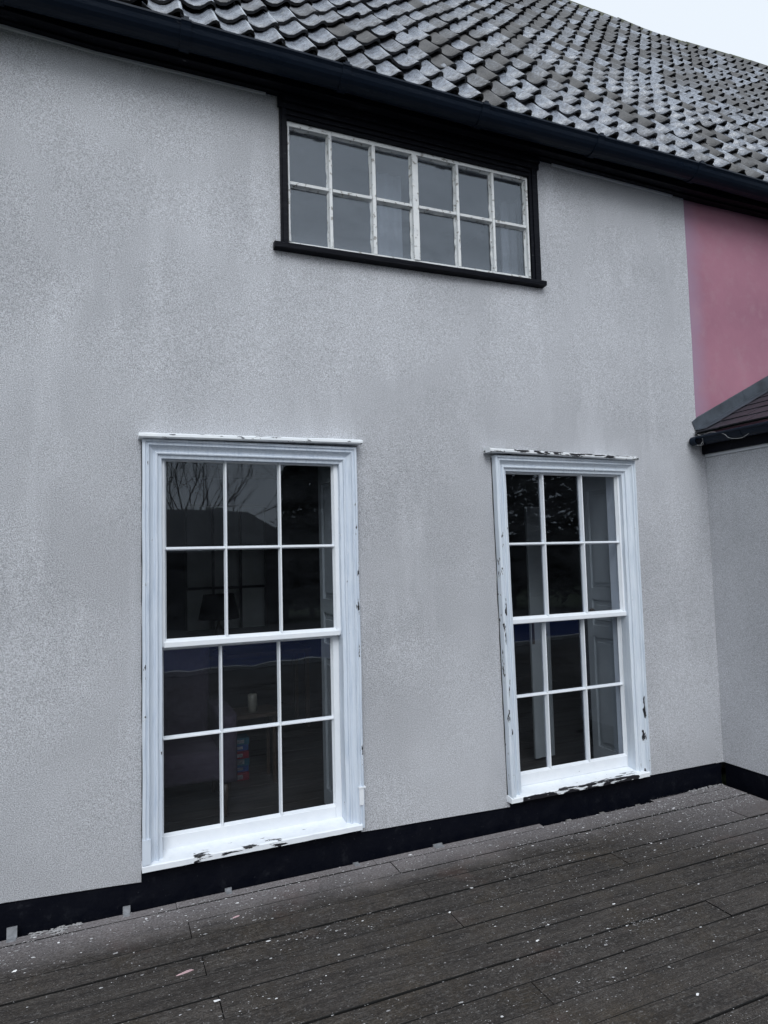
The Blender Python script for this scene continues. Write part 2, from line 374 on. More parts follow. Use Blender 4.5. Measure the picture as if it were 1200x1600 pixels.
def wall_mesh():
    m = M()
    holes = [(.235, 1.165, .12, 2.135), (2.23, 3.14, .12, 2.12), (.875, 2.535, 3.285, 9), (.1505, 1.2515, 0, .166), (2.1805, 3.2145, 0, .146)]
    xs = sorted(set([round(X_L+i*.2, 4) for i in range(int((XG-X_L)/.2)+1)] + [a for h in holes for a in h[:2]] + [XG, .150, 1.252, 2.18, 3.215]))
    zs = sorted(set([-9, .146, .166, 2.12, 2.135, 3.285, 9] + [round(.3+i*.2, 4) for i in range(19)]))
    idx = {}
    def vid(x, z):
        k = (x, z)
        if k not in idx:
            zz = z
            if z == -9: zz = lerp_pts(BOT, x) + (0.003*noise.noise(Vector((x*9, 0, 0))))
            if z == 9: zz = SOFFIT(x) + 0.012
            y = wob(x, zz)*min(1, max(0, (zz-2.5)/0.5) + max(0, (abs(x-1.7)-1.9)/0.6)*0 + 0.25)
            y = min(y, 0.0035)
            idx[k] = len(m.v); m.v.append((x, y, zz))
        return idx[k]
    for i in range(len(xs)-1):
        for j in range(len(zs)-1):
            cx = (xs[i]+xs[i+1])/2; cz = (zs[j]+zs[j+1])/2
            if zs[j] == -9: cz = .14
            if zs[j+1] == 9: cz = 4.12
            if any(a < cx < b and c < cz < d for a, b, c, d in holes): continue
            m.f.append((vid(xs[i], zs[j]), vid(xs[i+1], zs[j]), vid(xs[i+1], zs[j+1]), vid(xs[i], zs[j+1]))); m.t.append(0)
    # bottom drip edge: a thin return of the render, 12 mm thick
    for i in range(len(xs)-1):
        cx = (xs[i]+xs[i+1])/2
        if any(a < cx < b for a, b, c, d in holes[3:]): continue
        a = m.v[vid(xs[i], -9)]; b = m.v[vid(xs[i+1], -9)]
        m.quad(a, (a[0], .03, a[2]), (b[0], .03, b[2]), b)
    # right-hand edge of the render coat
    for j in range(len(zs)-1):
        a = m.v[vid(XG, zs[j])]; b = m.v[vid(XG, zs[j+1])]
        m.quad(a, (a[0]+.004, .02, a[2]), (b[0]+.004, .02, b[2]), b)
    return m
part('render_wall', wall_mesh(), RENDER, house, smooth=False)
m = M()
for i in range(28):
    x0 = XG-.1+i*.4; x1 = x0+.4
    m.quad((x0, .010, 2.3), (x1, .010, 2.3), (x1, .010, SOFFIT(x1)+.01), (x0, .010, SOFFIT(x0)+.01))
part('pink_wall', m, PINK, house)
# grey render continues round the corner down to the plinth under the wing roof line
m = M(); m.quad((XG+.003, .0035, .13), (3.93, .0035, .13), (3.93, .0035, 2.46), (XG+.003, .0035, 2.46)); part('render_return', m, RENDER, house)
# pale bead where render meets soffit
for lo_, hi_ in ((-9, .84), (2.57, 9)):
  m = M()
  for i in range(34):
    x0 = -3.2+i*.21; x1 = x0+.21
    if x1 > XG: break
    if not (lo_ < x0+.1 < hi_): continue
    za = SOFFIT(x0)-.010+.004*noise.noise(Vector((x0*4, 1, 1))); zb = SOFFIT(x1)-.010+.004*noise.noise(Vector((x1*4, 1, 1)))
    m.hexa([(x0, -.012, za), (x1, -.012, zb), (x1, .001, zb-.004), (x0, .001, za-.004), (x0, -.014, SOFFIT(x0)-.0005), (x1, -.014, SOFFIT(x1)-.0005), (x1, .001, SOFFIT(x1)-.0005), (x0, .001, SOFFIT(x0)-.0005)])
  part('render_bead', m, TRIM, house)

# plinth
m = M()
xs = [X_L+i*.1 for i in range(72)]
for i in range(len(xs)-1):
    for z0, z1 in ((-.30, -.1), (-.1, .02), (.02, .10), (.10, .168)):
        def P(x, z): return (x, .010+.006*noise.noise(Vector((x*5, z*9, 0)))+.004*noise.noise(Vector((x*15, z*30, 0))), z)
        m.quad(P(xs[i], z0), P(xs[i+1], z0), P(xs[i+1], z1), P(xs[i], z1))
part('plinth', m, BLACK, house)

# eaves: soffit, fascia boards, gutter
m = M()
XE = [X_L+i*.45 for i in range(41)]
for a, b in zip(XE, XE[1:]):
    m.hexa([(a, -.10, SOFFIT(a)), (b, -.10, SOFFIT(b)), (b, .05, SOFFIT(b)), (a, .05, SOFFIT(a)),
            (a, -.10, SOFFIT(a)+.02), (b, -.10, SOFFIT(b)+.02), (b, .05, SOFFIT(b)+.02), (a, .05, SOFFIT(a)+.02)])
part('soffit_board', m, BLACKWOOD, house)
m = M()
for a, b in zip(XE, XE[1:]):
    za, zb = SOFFIT(a)-.008, SOFFIT(b)-.008
    m.hexa([(a, -.122, za), (b, -.122, zb), (b, -.1003, zb), (a, -.1003, za), (a, -.122, za+.14), (b, -.122, zb+.14), (b, -.1003, zb+.14), (a, -.1003, za+.14)])
    m.hexa([(a, -.060, za-.004), (b, -.060, zb-.004), (b, -.042, zb-.004), (a, -.042, za-.004), (a, -.060, za+.008), (b, -.060, zb+.008), (b, -.042, zb+.008), (a, -.042, za+.008)])
part('fascia_board', m, BLACKWOOD, house)
GY, GR = -.200, .075
GZ = lambda x: 4.193 + .012*min(1, max(0, (x-.3)/3)) + .003*math.sin(x*2.1)
def gutter_prof(r, th=.004, lip=.011):
    pr = []
    for i in range(13):
        t = math.pi*i/12; pr.append((-r*math.cos(t), -r*math.sin(t)))      # from front lip (-y) under to back
    inn = [(-(r-th)*math.cos(math.pi*i/12), -(r-th)*math.sin(math.pi*i/12)) for i in range(12, -1, -1)]
    lipp = [(-r+th, .006), (-r-.002, .009), (-r-.009, .004), (-r-.010, -.006), (-r-.004, -.012)]
    return lipp[::-1][:0] + pr[1:] + inn + lipp
m = M(); XGU = [X_L+i*.3 for i in range(61)]
m.sweep([((x, GY, GZ(x)), (0, 1, 0), (0, 0, 1)) for x in XGU], gutter_prof(GR), closed=True, caps=False)
gut = part('gutter', m, BLACKPLASTIC, house, smooth=False)
for x in (-.46, .345, 1.165, 2.02, 2.86, 3.72, 5.2, 7.0):
    m = M()
    m.sweep([((x+dx, GY, GZ(x)), (0, 1, 0), (0, 0, 1)) for dx in (-.024, .024)], gutter_prof(GR+.007, .011), closed=True)
    m.box(x-.012, x+.012, GY-GR-.016, GY-GR+.012, GZ(x)-.006, GZ(x)+.016)
    part('gutter_joint', m, BLACKPLASTIC, gut)

# ------------------------------------------------------------------ pantile roof
PHI = R(54.0); CP_, SP_ = math.cos(PHI), math.sin(PHI)
E0 = Vector((0, -.175, 4.262)); TW, TG = .1655, .262
VMAX = 5.36
RIDGE = [(-4, -.03), (5.0, -.036), (5.5, -.036), (6.06, -.027), (6.6, -.036), (7.2, -.030), (7.8, .008), (8.43, .038), (9.1, .065), (10, .09), (15, .1)]
def surf(X, v, n=0.0):
    off = lerp_pts(RIDGE, X)*max(0.0, v/VMAX)**1.5 + (.030*noise.noise(Vector((X*.45, v*.5, 1.7))) - .02)*math.sin(min(1, max(0, v/VMAX))*math.pi)
    off += .006*noise.noise(Vector((X*2.1, v*1.9, 5.7)))
    n += off
    return Vector((X, E0.y + v*CP_ - n*SP_, E0.z + v*SP_ + n*CP_))
PROF = [(-.004, .024), (.018, .012), (.045, .002), (.078, -.002), (.108, .005), (.130, .020), (.147, .036), (.162, .043), (.177, .039), (.186, .022)]
def tile_into(m, X, v, jit, tone, rel=None, lo=False):
    """a pantile: S-shaped sheet 14 mm thick, lower end lying on the course below"""
    L = TG+.075; dx, rot, lift, dv = jit
    T = .016
    vs = []
    prof = PROF if not lo else PROF[::2]+[PROF[-1]]
    rows = ((0, .036), (L, .004)) if lo else ((0, .036+lift), (L*.5, .019+lift*.5), (L, .004))
    base = surf(X+TW/2, v)
    ax = (surf(X+TW, v)-surf(X, v)).normalized()
    av = Vector((0, CP_, SP_)); an = Vector((0, -SP_, CP_))
    o = surf(X, v)
    for vv, hh in rows:
        for u, hgt in prof:
            q = o + ax*(u+dx+rot*vv) + av*(vv+dv-rot*(u-.08)*1.0) + an*(hgt+hh)
            vs.append(q)
    n = len(prof); fs = []
    for r in range(len(rows)-1):
        for j in range(n-1): fs.append((r*n+j, r*n+j+1, (r+1)*n+j+1, (r+1)*n+j))
    b = len(vs)
    for u, hgt in prof:                                     # underside of the lower edge
        vs.append(o + ax*(u+dx) + av*(dv+.002-rot*(u-.08)) + an*(hgt+rows[0][1]-T))
    for j in range(n-1): fs.append((b+j, b+j+1, j+1, j))
    # right-hand flank (thickness of the roll)
    b2 = len(vs)
    u, hgt = prof[-1]
    for vv, hh in rows: vs.append(o + ax*(u+dx-.004) + av*(vv+dv) + an*(hgt+hh-T*1.5))
    for r in range(len(rows)-1): fs.append((r*n+n-1, b2+r, b2+r+1, (r+1)*n+n-1))
    # underside seen beneath the lip
    b3 = len(vs)
    if not lo:
        for u, hgt in prof: vs.append(o + ax*(u+dx) + av*(dv+.07) + an*(hgt+rows[0][1]-T-.010))
        for j in range(n-1): fs.append((b3+j, b3+j+1, b+j+1, b+j))
    if rel is not None: vs = [q-rel for q in vs]
    nt_ = (len(rows)-1)*(n-1)
    m.add(vs, fs, tone)
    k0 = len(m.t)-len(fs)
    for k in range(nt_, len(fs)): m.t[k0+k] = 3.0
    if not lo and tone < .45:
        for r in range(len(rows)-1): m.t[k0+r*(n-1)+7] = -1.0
rr = random.Random(11)
tiles = []
for ci in range(-8, 84):
    for ri in range(0, 21):
        X = ci*TW - .0075; v = ri*TG - .092
        if ri == 0: v -= 0.0
        P = surf(X+TW/2, v+TG/2); pp = project(P)
        pr = 0
        if pp and -40 < pp[0] < 1240 and -40 < pp[1] < 1640:
            # projected area from two edge vectors
            a = project(surf(X+TW, v)); b = project(surf(X, v+TG)); c = project(surf(X, v))
            pr = abs((a[0]-c[0])*(b[1]-c[1])-(a[1]-c[1])*(b[0]-c[0]))
        d = (P-EYEP).length
        patch = noise.noise(Vector((X*.8, v*.8, 2.2)))*.35
        tone = rr.random()
        # more moss-brown tiles towards the ridge and the far end, pale sheen-coloured ones low on the roof
        brownp = min(.88, max(.12, .10 + .15*(d-4.6) + patch))
        t = rr.uniform(.40, 1.0) if tone < brownp else rr.uniform(0, .50)
        jit = (rr.gauss(0, .0055), rr.gauss(0, .024), abs(rr.gauss(0, .009)), rr.gauss(0, .010))
        tiles.append((pr, X, v, jit, t))
tiles.sort(key=lambda t: -t[0])
roof = thing('roof', None, None); roof.parent = house
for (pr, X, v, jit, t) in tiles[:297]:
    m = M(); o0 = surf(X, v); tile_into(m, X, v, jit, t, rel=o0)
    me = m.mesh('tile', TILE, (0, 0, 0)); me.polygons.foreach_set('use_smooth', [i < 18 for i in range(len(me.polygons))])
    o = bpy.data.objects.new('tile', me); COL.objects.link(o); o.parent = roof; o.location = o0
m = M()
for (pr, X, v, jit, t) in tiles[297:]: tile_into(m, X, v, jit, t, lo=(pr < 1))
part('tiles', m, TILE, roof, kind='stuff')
m = M(); gx = [X_L+i*.5 for i in range(37)]; gv = [-.02+i*.45 for i in range(13)]
for a, b in zip(gx, gx[1:]):
    for c, d in zip(gv, gv[1:]):
        d2 = min(d, VMAX-.02); m.quad(surf(a, c, -.012), surf(b, c, -.012), surf(b, d2, -.012), surf(a, d2, -.012))
ridge_y = surf(5, VMAX).y; ridge_z = surf(5, VMAX).z
for a, b in zip(gx, gx[1:]):
    p, q = surf(a, VMAX-.02, -.012), surf(b, VMAX-.02, -.012); m.quad(p, q, (b, 2*ridge_y+.2, 4.3), (a, 2*ridge_y+.2, 4.3))
part('underlay', m, FELT, roof)
# ridge tiles bedded in mortar
x = -1.0; i = 0
while x < 15:
    L = .40; a = surf(x, VMAX-.045); b = surf(x+L, VMAX-.045); m = M()
    dz = rr.uniform(-.008, .008)
    prof = [(.115*math.cos(math.pi*k/8), .085*math.sin(math.pi*k/8)) for k in range(9)] + [(-.115, -.05), (.115, -.05)]
    m.sweep([((a.x, a.y+.05, a.z+dz+.01), (0, 1, 0), (0, 0, 1)), ((b.x-.008, b.y+.05, b.z+.004), (0, 1, 0), (0, 0, 1))], prof, closed=True)
    part('ridge_tile', m, MORTAR, roof); x += L; i += 1
# gable end and back, so that the house is closed
m = M()
for X in (X_L, X_R): m.add([(X, .02, -.3), (X, 2*ridge_y, -.3), (X, 2*ridge_y, 4.2), (X, ridge_y, ridge_z-.1), (X, .02, 4.2)], [(0, 1, 2, 3, 4)])
m.quad((X_L, 2*ridge_y, -.3), (X_R, 2*ridge_y, -.3), (X_R, 2*ridge_y, 4.2), (X_L, 2*ridge_y, 4.2))
part('gable_walls', m, RENDER, house)

# ------------------------------------------------------------------ sash windows
APROF = [(0, .012), (0, -.046), (.004, -.050), (.013, -.050), (.016, -.042), (.021, -.041), (.024, -.046), (.029, -.046), (.033, -.036), (.040, -.028),
         (.050, -.021), (.058, -.019), (.060, -.026), (.066, -.028), (.071, -.026), (.073, -.016), (.090, -.012), (.092, .014), (.092, .055)]
def sash_window(W, dx, name, arch, sill, cap, gl, gdx):
    """W outer box; gl: glass opening and bar positions"""
    win = thing(name, None, None, (W['x0'], 0, W['z0'])); win.parent = house
    x0, x1, z0, z1 = W['x0'], W['x1'], W['z0'], W['z1']
    # architrave: left jamb, head, right jamb, mitred
    lean = W.get('lean', 0)
    def jit(i): return .0012*math.sin(i*12.9)
    zl = [z0+.012] + [z0+.012+(z1-z0-.012)*k/10 for k in range(1, 10)]
    xl = lambda z: x0 + lean*(z1-z)/(z1-z0)*1.0
    m = M(); m.sweep([((xl(z)+jit(z), 0, z), (1, 0, 0), (0, 1, 0)) for z in zl]+[((xl(z1), 0, z1), (1, 0, -1), (0, 1, 0))], APROF)
    part('jamb_moulding', m, arch, win)
    m = M(); m.sweep([((x1+jit(z*3), 0, z), (-1, 0, 0), (0, 1, 0)) for z in zl]+[((x1, 0, z1), (-1, 0, -1), (0, 1, 0))], APROF)
    part('jamb_moulding', m, arch, win)
    m = M(); m.sweep([((x0, 0, z1), (1, 0, -1), (0, 1, 0)), ((x1, 0, z1), (-1, 0, -1), (0, 1, 0))], APROF)
    part('head_moulding', m, arch, win)
    for sx, xa in ((-1, x0), (1, x1)):
        g_ = M(); vs = []; fs = []
        for i in range(40):
            z = z0+.02+(z1-z0-.03)*i/39; X_ = (xl(z) if sx < 0 else x1)
            wv_ = .0030+.0035*max(-.6, noise.noise(Vector((sx*3+x0, z*7, 1)))+.7*noise.noise(Vector((x0, z*23, sx))))
            vs += [(X_-sx*.002, -.0055, z), (X_+sx*wv_, -.0055, z), (X_+sx*wv_, .004, z)]
        for i in range(39):
            for j in range(2): fs.append((i*3+j, (i+1)*3+j, (i+1)*3+j+1, i*3+j+1))
        g_.add(vs, fs); part('joint_shade_strip', g_, JOINT, win)  # dark strip drawn in for the shaded gap along the moulding
    # drip cap
    m = M(); n = 22; vs = []; a, b = W['cx0'], W['cx1']
    for i in range(n):
        x = a+(b-a)*i/(n-1); e = .004*noise.noise(Vector((x*14, 2, 5)))+.003*noise.noise(Vector((x*40, 2, 5)))
        zz = W['capz'] + (W['capz1']-W['capz'])*i/(n-1)
        vs += [(x, .004, zz+.004), (x, -.078+e, zz+.002+e*.4), (x, -.084+e, zz+.008), (x, -.084+e, zz+.020+e*.5), (x, -.070, zz+.027+e*.6), (x, .004, zz+.040)]
    fs = []
    for i in range(n-1):
        for j in range(6): k = (j+1) % 6; fs.append((i*6+j, (i+1)*6+j, (i+1)*6+k, i*6+k))
    fs += [(0, 1, 2, 3, 4, 5), tuple((n-1)*6+j for j in range(5, -1, -1))]
    m.add(vs, fs); part('drip_cap', m, cap, win)
    # sill: sloping top, upright nosing
    m = M(); n = 26; vs = []; fs = []
    for i in range(n):
        x = x0-.003+lean*.9+(x1-.012-x0-lean*.9)*i/(n-1)
        e = .0018*noise.noise(Vector((x*20, 1, 8)))
        vs += [(x, .10, W['sz']+.016), (x, -.047+e, W['sz']-.004+e), (x, -.052+e, W['sz']-.008+e), (x, -.050+e, W['sz']-.033+e), (x, .016, W['sz']-.036), (x, .10, W['sz']-.036)]
    for i in range(n-1):
        for j in range(6): k = (j+1) % 6; fs.append((i*6+j, (i+1)*6+j, (i+1)*6+k, i*6+k))
    fs += [(0, 1, 2, 3, 4, 5), tuple((n-1)*6+j for j in range(5, -1, -1))]
    m.add(vs, fs); part('sill', m, sill, win)
    # sash box lining behind the moulding
    m = M(); a, b = x0+.072, x1-.072
    zz = W['sz']+.005
    m.box(a-.03, a+.018+gdx, .056, .14, zz, z1-.07); m.box(b-.018, b+.03, .056, .14, zz, z1-.07); m.box(a-.03, b+.03, .015, .14, z1-.075, z1-.03)
    part('sash_box', m, SASHWHITE, win)
    # sashes
    def sash(nm, X0, X1, Z0, Z1, y, st, gx, gz, bottom, topr):
        fr = M()
        fr.bevbox(X0-st, X0, y, y+.042, Z0-bottom, Z1+topr, .003); fr.bevbox(X1, X1+st, y, y+.042, Z0-bottom, Z1+topr, .003)
        fr.bevbox(X0+.0003, X1-.0003, y+.0008, y+.0415, Z0-bottom, Z0, .003); fr.bevbox(X0+.0003, X1-.0003, y+.0008, y+.0415, Z1, Z1+topr, .003)
        # putty chamfers
        q = .008; yb = y+.024; yf = y+.006
        for (P, Q, S, T) in (((X0, yf, Z0), (X1, yf, Z0), (X1-q, yb, Z0+q), (X0+q, yb, Z0+q)), ((X1, yf, Z1), (X0, yf, Z1), (X0+q, yb, Z1-q), (X1-q, yb, Z1-q)),
                             ((X0, yf, Z1), (X0, yf, Z0), (X0+q, yb, Z0+q), (X0+q, yb, Z1-q)), ((X1, yf, Z0), (X1, yf, Z1), (X1-q, yb, Z1-q), (X1-q, yb, Z0+q))):
            fr.quad(P, Q, S, T)
        part(nm, fr, SASHWHITE, win)
        bw = .0095
        for x in gx:
            b_ = M(); b_.sweep([((x, y, z), (1, 0, 0), (0, 1, 0)) for z in (Z0+.0005, Z1-.0005)], [(-bw, .026), (-bw*.45, .004), (-.003, .001), (.003, .001), (bw*.45, .004), (bw, .026), (bw*.8, .038), (-bw*.8, .038)], closed=True)
            part('glazing_bar', b_, SASHWHITE, win)
        ex = [X0]+list(gx)+[X1]
        for z in gz:
            for a_, c_2 in zip(ex, ex[1:]):
                b_ = M(); b_.sweep([((x, y+.0006, z), (0, 0, 1), (0, 1, 0)) for x in (a_+.003, c_2-.003)], [(-bw, .026), (-bw*.5, .004), (-.003, .001), (.003, .001), (bw*.5, .004), (bw, .026), (bw*.8, .038), (-bw*.8, .038)], closed=True)
                part('glazing_bar', b_, SASHWHITE, win)
        ez = [Z0]+list(gz)+[Z1]
        for i in range(len(ex)-1):
            for j in range(len(ez)-1):
                g_ = M(); tx, tz = random.gauss(0, .0007), random.gauss(0, .0007)
                xa, xb, za, zb = ex[i]+.004, ex[i+1]-.004, ez[j]+.004, ez[j+1]-.004; yy = y+.025
                g_.add([(xa, yy+tx, za), (xb, yy-tx, za), (xb, yy-tx+tz, zb), (xa, yy+tx+tz, zb), (xa, yy+tx+.003, za), (xb, yy-tx+.003, za), (xb, yy-tx+tz+.003, zb), (xa, yy+tx+tz+.003, zb)],
                       [(0, 1, 2, 3), (4, 7, 6, 5), (0, 4, 5, 1), (1, 5, 6, 2), (2, 6, 7, 3), (3, 7, 4, 0)])
                part('pane', g_, GLASS, win)
    u = gl['up']; l = gl['lo']
    sash('upper_sash', u[0], u[1], u[2], u[3], .014, .034, gl['ubx'], [gl['ubz']], .030, .030)
    sash('lower_sash', l[0], l[1], l[2], l[3], .058, .036, gl['lbx'], [gl['lbz']], .070, .030)
    # moulded shelf on the meeting rail
    m = M(); m.bevbox(u[0]-.006, u[1]+.014, .002, .0155, u[2]-.032, u[2]-.004, .003); part('meeting_rail', m, SASHWHITE, win)
    return win
W1.update(cx0=.137, cx1=1.279, capz=2.196, capz1=2.212, sz=.205)
W2.update(cx0=2.085, cx1=3.217, capz=2.200, capz1=2.186, sz=.186, lean=.028, x0=2.14)
sash_window(W1, 0, 'sash_window', ARCH1, SILL1, CAP1, dict(up=(.262, 1.141, 1.216, 2.110), lo=(.250, 1.132, .276, 1.172), ubx=(.560, .843), lbx=(.536, .838), ubz=1.665, lbz=.737), 0)
sash_window(W2, 0, 'sash_window', ARCH2, SILL2, CAP2, dict(up=(2.246, 3.118, 1.205, 2.096), lo=(2.272, 3.128, .267, 1.170), ubx=(2.525, 2.826), lbx=(2.528, 2.828), ubz=1.655, lbz=.724), .02)

m = M(); m.box(1.222, 1.262, -.056, -.020, .386, .393); m.box(1.226, 1.250, -.0525, -.020, .30, .3855); part('timber_splice', m, SASHWHITE, house)
m = M(); m.box(.153, .190, -.0525, -.020, .205, .318); part('timber_splice', m, ARCH1, house)
# ------------------------------------------------------------------ upper casement window
up = thing('casement_window', None, None, (.86, 0, 3.26)); up.parent = house
def sl(x): return (x-.9)/1.58       # 0..1 across the window, which rises slightly to the right
ZB = lambda x: 3.322+.030*sl(x)
ZT = lambda x: 4.000+.008*sl(x)
ZM = lambda x: 3.660+.020*sl(x)
m = M()
m.hexa([(.862, -.022, 3.29), (.902, -.022, 3.29), (.902, .10, 3.29), (.862, .10, 3.29), (.862, -.022, 4.128), (.902, -.022, 4.128), (.902, .10, 4.128), (.862, .10, 4.128)])
m.box(.872, .894, -.030, -.0221, 3.30, 4.10); part('frame_stile', m, BLACKWOOD, up)
m = M()
m.box(2.486, 2.552, -.022, .10, 3.30, 4.125); m.box(2.505, 2.535, -.031, -.0221, 3.31, 4.10); part('frame_stile', m, BLACKWOOD, up)
m = M()
m.box(.9022, 2.4858, -.020, .10, 4.008, 4.127); m.box(.85, 2.56, -.032, -.0202, 4.06, 4.124); m.box(.90, 2.49, -.028, -.0202, 4.030, 4.042); m.box(.87, 2.555, -.052, -.0322, 4.092, 4.126)
part('frame_head', m, BLACKWOOD, up)
m = M(); n = 30; vs = []; fs = []
for i in range(n):
    x = .820+(2.572-.820)*i/(n-1); e = .003*noise.noise(Vector((x*17, 0, 2))); zz = 3.292+.024*sl(x)
    vs += [(x, .10, zz+.022), (x, -.045+e, zz+.004+e), (x, -.050+e, zz-.002), (x, -.048+e, zz-.026+e), (x, .002, zz-.030), (x, .10, zz-.030)]
for i in range(n-1):
    for j in range(6): k = (j+1) % 6; fs.append((i*6+j, (i+1)*6+j, (i+1)*6+k, i*6+k))
fs += [(0, 1, 2, 3, 4, 5), tuple((n-1)*6+j for j in range(5, -1, -1))]
m.add(vs, fs); part('sill', m, BLACKWOOD, up)
SILLSTRIP = CASE
m = M(); m.hexa([(.905, -.004, 3.306), (2.484, -.004, 3.334), (2.484, .04, 3.334), (.905, .04, 3.306), (.905, -.004, ZB(.905)), (2.484, -.004, ZB(2.484)), (2.484, .04, ZB(2.484)), (.905, .04, ZB(.905))])
part('bottom_rail', m, CASE, up)
m = M(); m.hexa([(.905, -.004, ZT(.9)-.020), (2.484, -.004, ZT(2.48)-.018), (2.484, .04, ZT(2.48)-.018), (.905, .04, ZT(.9)-.020), (.905, -.004, 4.007), (2.484, -.004, 4.0075), (2.484, .04, 4.0075), (.905, .04, 4.007)])
part('top_rail', m, CASE, up)
VB = [(.905, .920, 1), (1.142, 1.166, 0), (1.404, 1.432, 0), (1.660, 1.704, 1), (1.958, 1.982, 0), (2.212, 2.234, 0), (2.466, 2.484, 1)]
for a, b, thick in VB:
    m = M(); y0 = -.010 if thick else -.006
    c = (a+b)/2; e = .003
    m.sweep([((0, 0, z), (1, 0, 0), (0, 1, 0)) for z in (ZB(c)+.0005, ZT(c)-.0205)], [(a, .030), (a, .012), (a+e, y0+.002), (a+e+.002, y0), (b-e-.002, y0), (b-e, y0+.002), (b, .012), (b, .030)], closed=True)
    part('mullion' if thick else 'glazing_bar', m, CASE, up)
for (a, b) in zip([v[1] for v in VB], [v[0] for v in VB][1:]):
    m = M()
    m.sweep([((x, 0, ZM(x)), (0, 0, 1), (0, 1, 0)) for x in (a+.0005, b-.0005)], [(-.016, .030), (-.013, .008), (-.009, -.002), (.006, -.004), (.011, .006), (.013, .030)], closed=True)
    part('glazing_bar', m, CASE, up)
    for (z0, z1) in ((ZB(a)+.002, ZM(a)-.010), (ZM(a)+.008, ZT(a)-.018)):
        # crumbling putty round each pane, then the pane
        p = M(); q = .008; yb = .022; yf = .008
        j = lambda: random.uniform(.003, .009)
        nn = 9
        def strip(P, Q, nrm):
            vs = []
            for i in range(nn):
                t = i/(nn-1); B = Vector(P).lerp(Vector(Q), t); vs += [tuple(B), tuple(B+Vector(nrm)*j()+Vector((0, yb-yf, 0)))]
            p.add(vs, [(2*i, 2*i+2, 2*i+3, 2*i+1) for i in range(nn-1)])
        strip((a, yf, z0), (b, yf, z0), (0, 0, 1)); strip((a, yf, z1), (b, yf, z1), (0, 0, -1)); strip((a, yf, z0), (a, yf, z1), (1, 0, 0)); strip((b, yf, z0), (b, yf, z1), (-1, 0, 0))
        part('putty', p, CASE, up)
        g = M(); tx, tz = random.gauss(0, .0016), random.gauss(0, .0016)
        g.hexa([(a+.001, .0215+tx, z0), (b-.001, .0215-tx, z0), (b-.001, .0245-tx, z0), (a+.001, .0245+tx, z0), (a+.001, .0215+tx+tz, z1), (b-.001, .0215-tx+tz, z1), (b-.001, .0245-tx+tz, z1), (a+.001, .0245+tx+tz, z1)])
        part('pane', g, GLASSUP, up)

# ------------------------------------------------------------------ rooms behind the windows
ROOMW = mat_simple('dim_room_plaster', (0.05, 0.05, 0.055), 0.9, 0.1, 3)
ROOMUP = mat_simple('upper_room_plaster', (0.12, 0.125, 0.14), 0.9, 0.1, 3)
FLOORW = mat_simple('dark_floorboards', (0.06, 0.055, 0.05), 0.35, 0.5, 8, (0.3, 6, 1))
SHUT = mat_simple('white_shutter_paint', (0.33, 0.35, 0.35), 0.4, 0.06, 6)
m = M()
RX0, RX1, RY0, RY1, RZ0, RZ1 = -2.2, 5.4, .43, 4.3, -.08, 2.55
def wallx(m, y, holes, x0, x1, z0, z1):
    xs = sorted(set([x0, x1]+[h[0] for h in holes]+[h[1] for h in holes])); zs = sorted(set([z0, z1]+[h[2] for h in holes]+[h[3] for h in holes]))
    for a, b in zip(xs, xs[1:]):
        for c, d in zip(zs, zs[1:]):
            if any(h[0] < (a+b)/2 < h[1] and h[2] < (c+d)/2 < h[3] for h in holes): continue
            m.quad((a, y, c), (b, y, c), (b, y, d), (a, y, d))
OP = [(.20, 1.20, .16, 2.16), (2.20, 3.19, .14, 2.15)]
wallx(m, RY0, OP, RX0, RX1, RZ0, RZ1)
wallx(m, RY1, [(.80, 1.72, .80, 2.25)], RX0, RX1, RZ0, RZ1)
m.quad((RX0, RY0, RZ0), (RX0, RY1, RZ0), (RX0, RY1, RZ1), (RX0, RY0, RZ1)); m.quad((RX1, RY0, RZ0), (RX1, RY1, RZ0), (RX1, RY1, RZ1), (RX1, RY0, RZ1))
m.quad((RX0, RY0, RZ1), (RX1, RY0, RZ1), (RX1, RY1, RZ1), (RX0, RY1, RZ1))
for a, b, c, d in OP:      # window recess: head and board
    m.quad((a, .12, d), (b, .12, d), (b, RY0, d), (a, RY0, d)); m.quad((a, .12, c), (b, .12, c), (b, RY0, c), (a, RY0, c))
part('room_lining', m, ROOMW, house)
for a, b, c, d in OP:      # panelled shutter linings either side of each recess
    for X, sgn in ((a, 1), (b, -1)):
        sh = M(); sh.quad((X, .10, c), (X, RY0+.02, c), (X, RY0+.02, d), (X, .10, d))
        xa, xb = (X, X+.016) if sgn > 0 else (X-.016, X)
        sh.box(xa, xb, .105, .150, c+.001, d-.001); sh.box(xa, xb, RY0-.045, RY0+.012, c+.001, d-.001)
        for (z0, z1) in ((c+.002, c+.10), (c+.86, c+.94), (c+1.12, c+1.20), (d-.12, d-.002)): sh.box(xa+.0005, xb-.0005, .1505, RY0-.0455, z0, z1)
        for (z0, z1) in ((c+.10, c+.86), (c+.94, c+1.12), (c+1.20, d-.12)):
            y0, y1 = .150, RY0-.045
            for s_i, (ins, dep) in enumerate(((.018, .005), (.040, .015))):
                A = (y0+ins, y1-ins, z0+ins, z1-ins)
                th = dep
                sh.add([(X+sgn*th, A[0], A[2]), (X+sgn*th, A[1], A[2]), (X+sgn*th, A[1], A[3]), (X+sgn*th, A[0], A[3]),
                        (X, A[0]-.006, A[2]-.006), (X, A[1]+.006, A[2]-.006), (X, A[1]+.006, A[3]+.006), (X, A[0]-.006, A[3]+.006)],
                       [(0, 1, 2, 3), (0, 4, 5, 1), (1, 5, 6, 2), (2, 6, 7, 3), (3, 7, 4, 0)])
        part('shutter_panel', sh, SHUT, house)
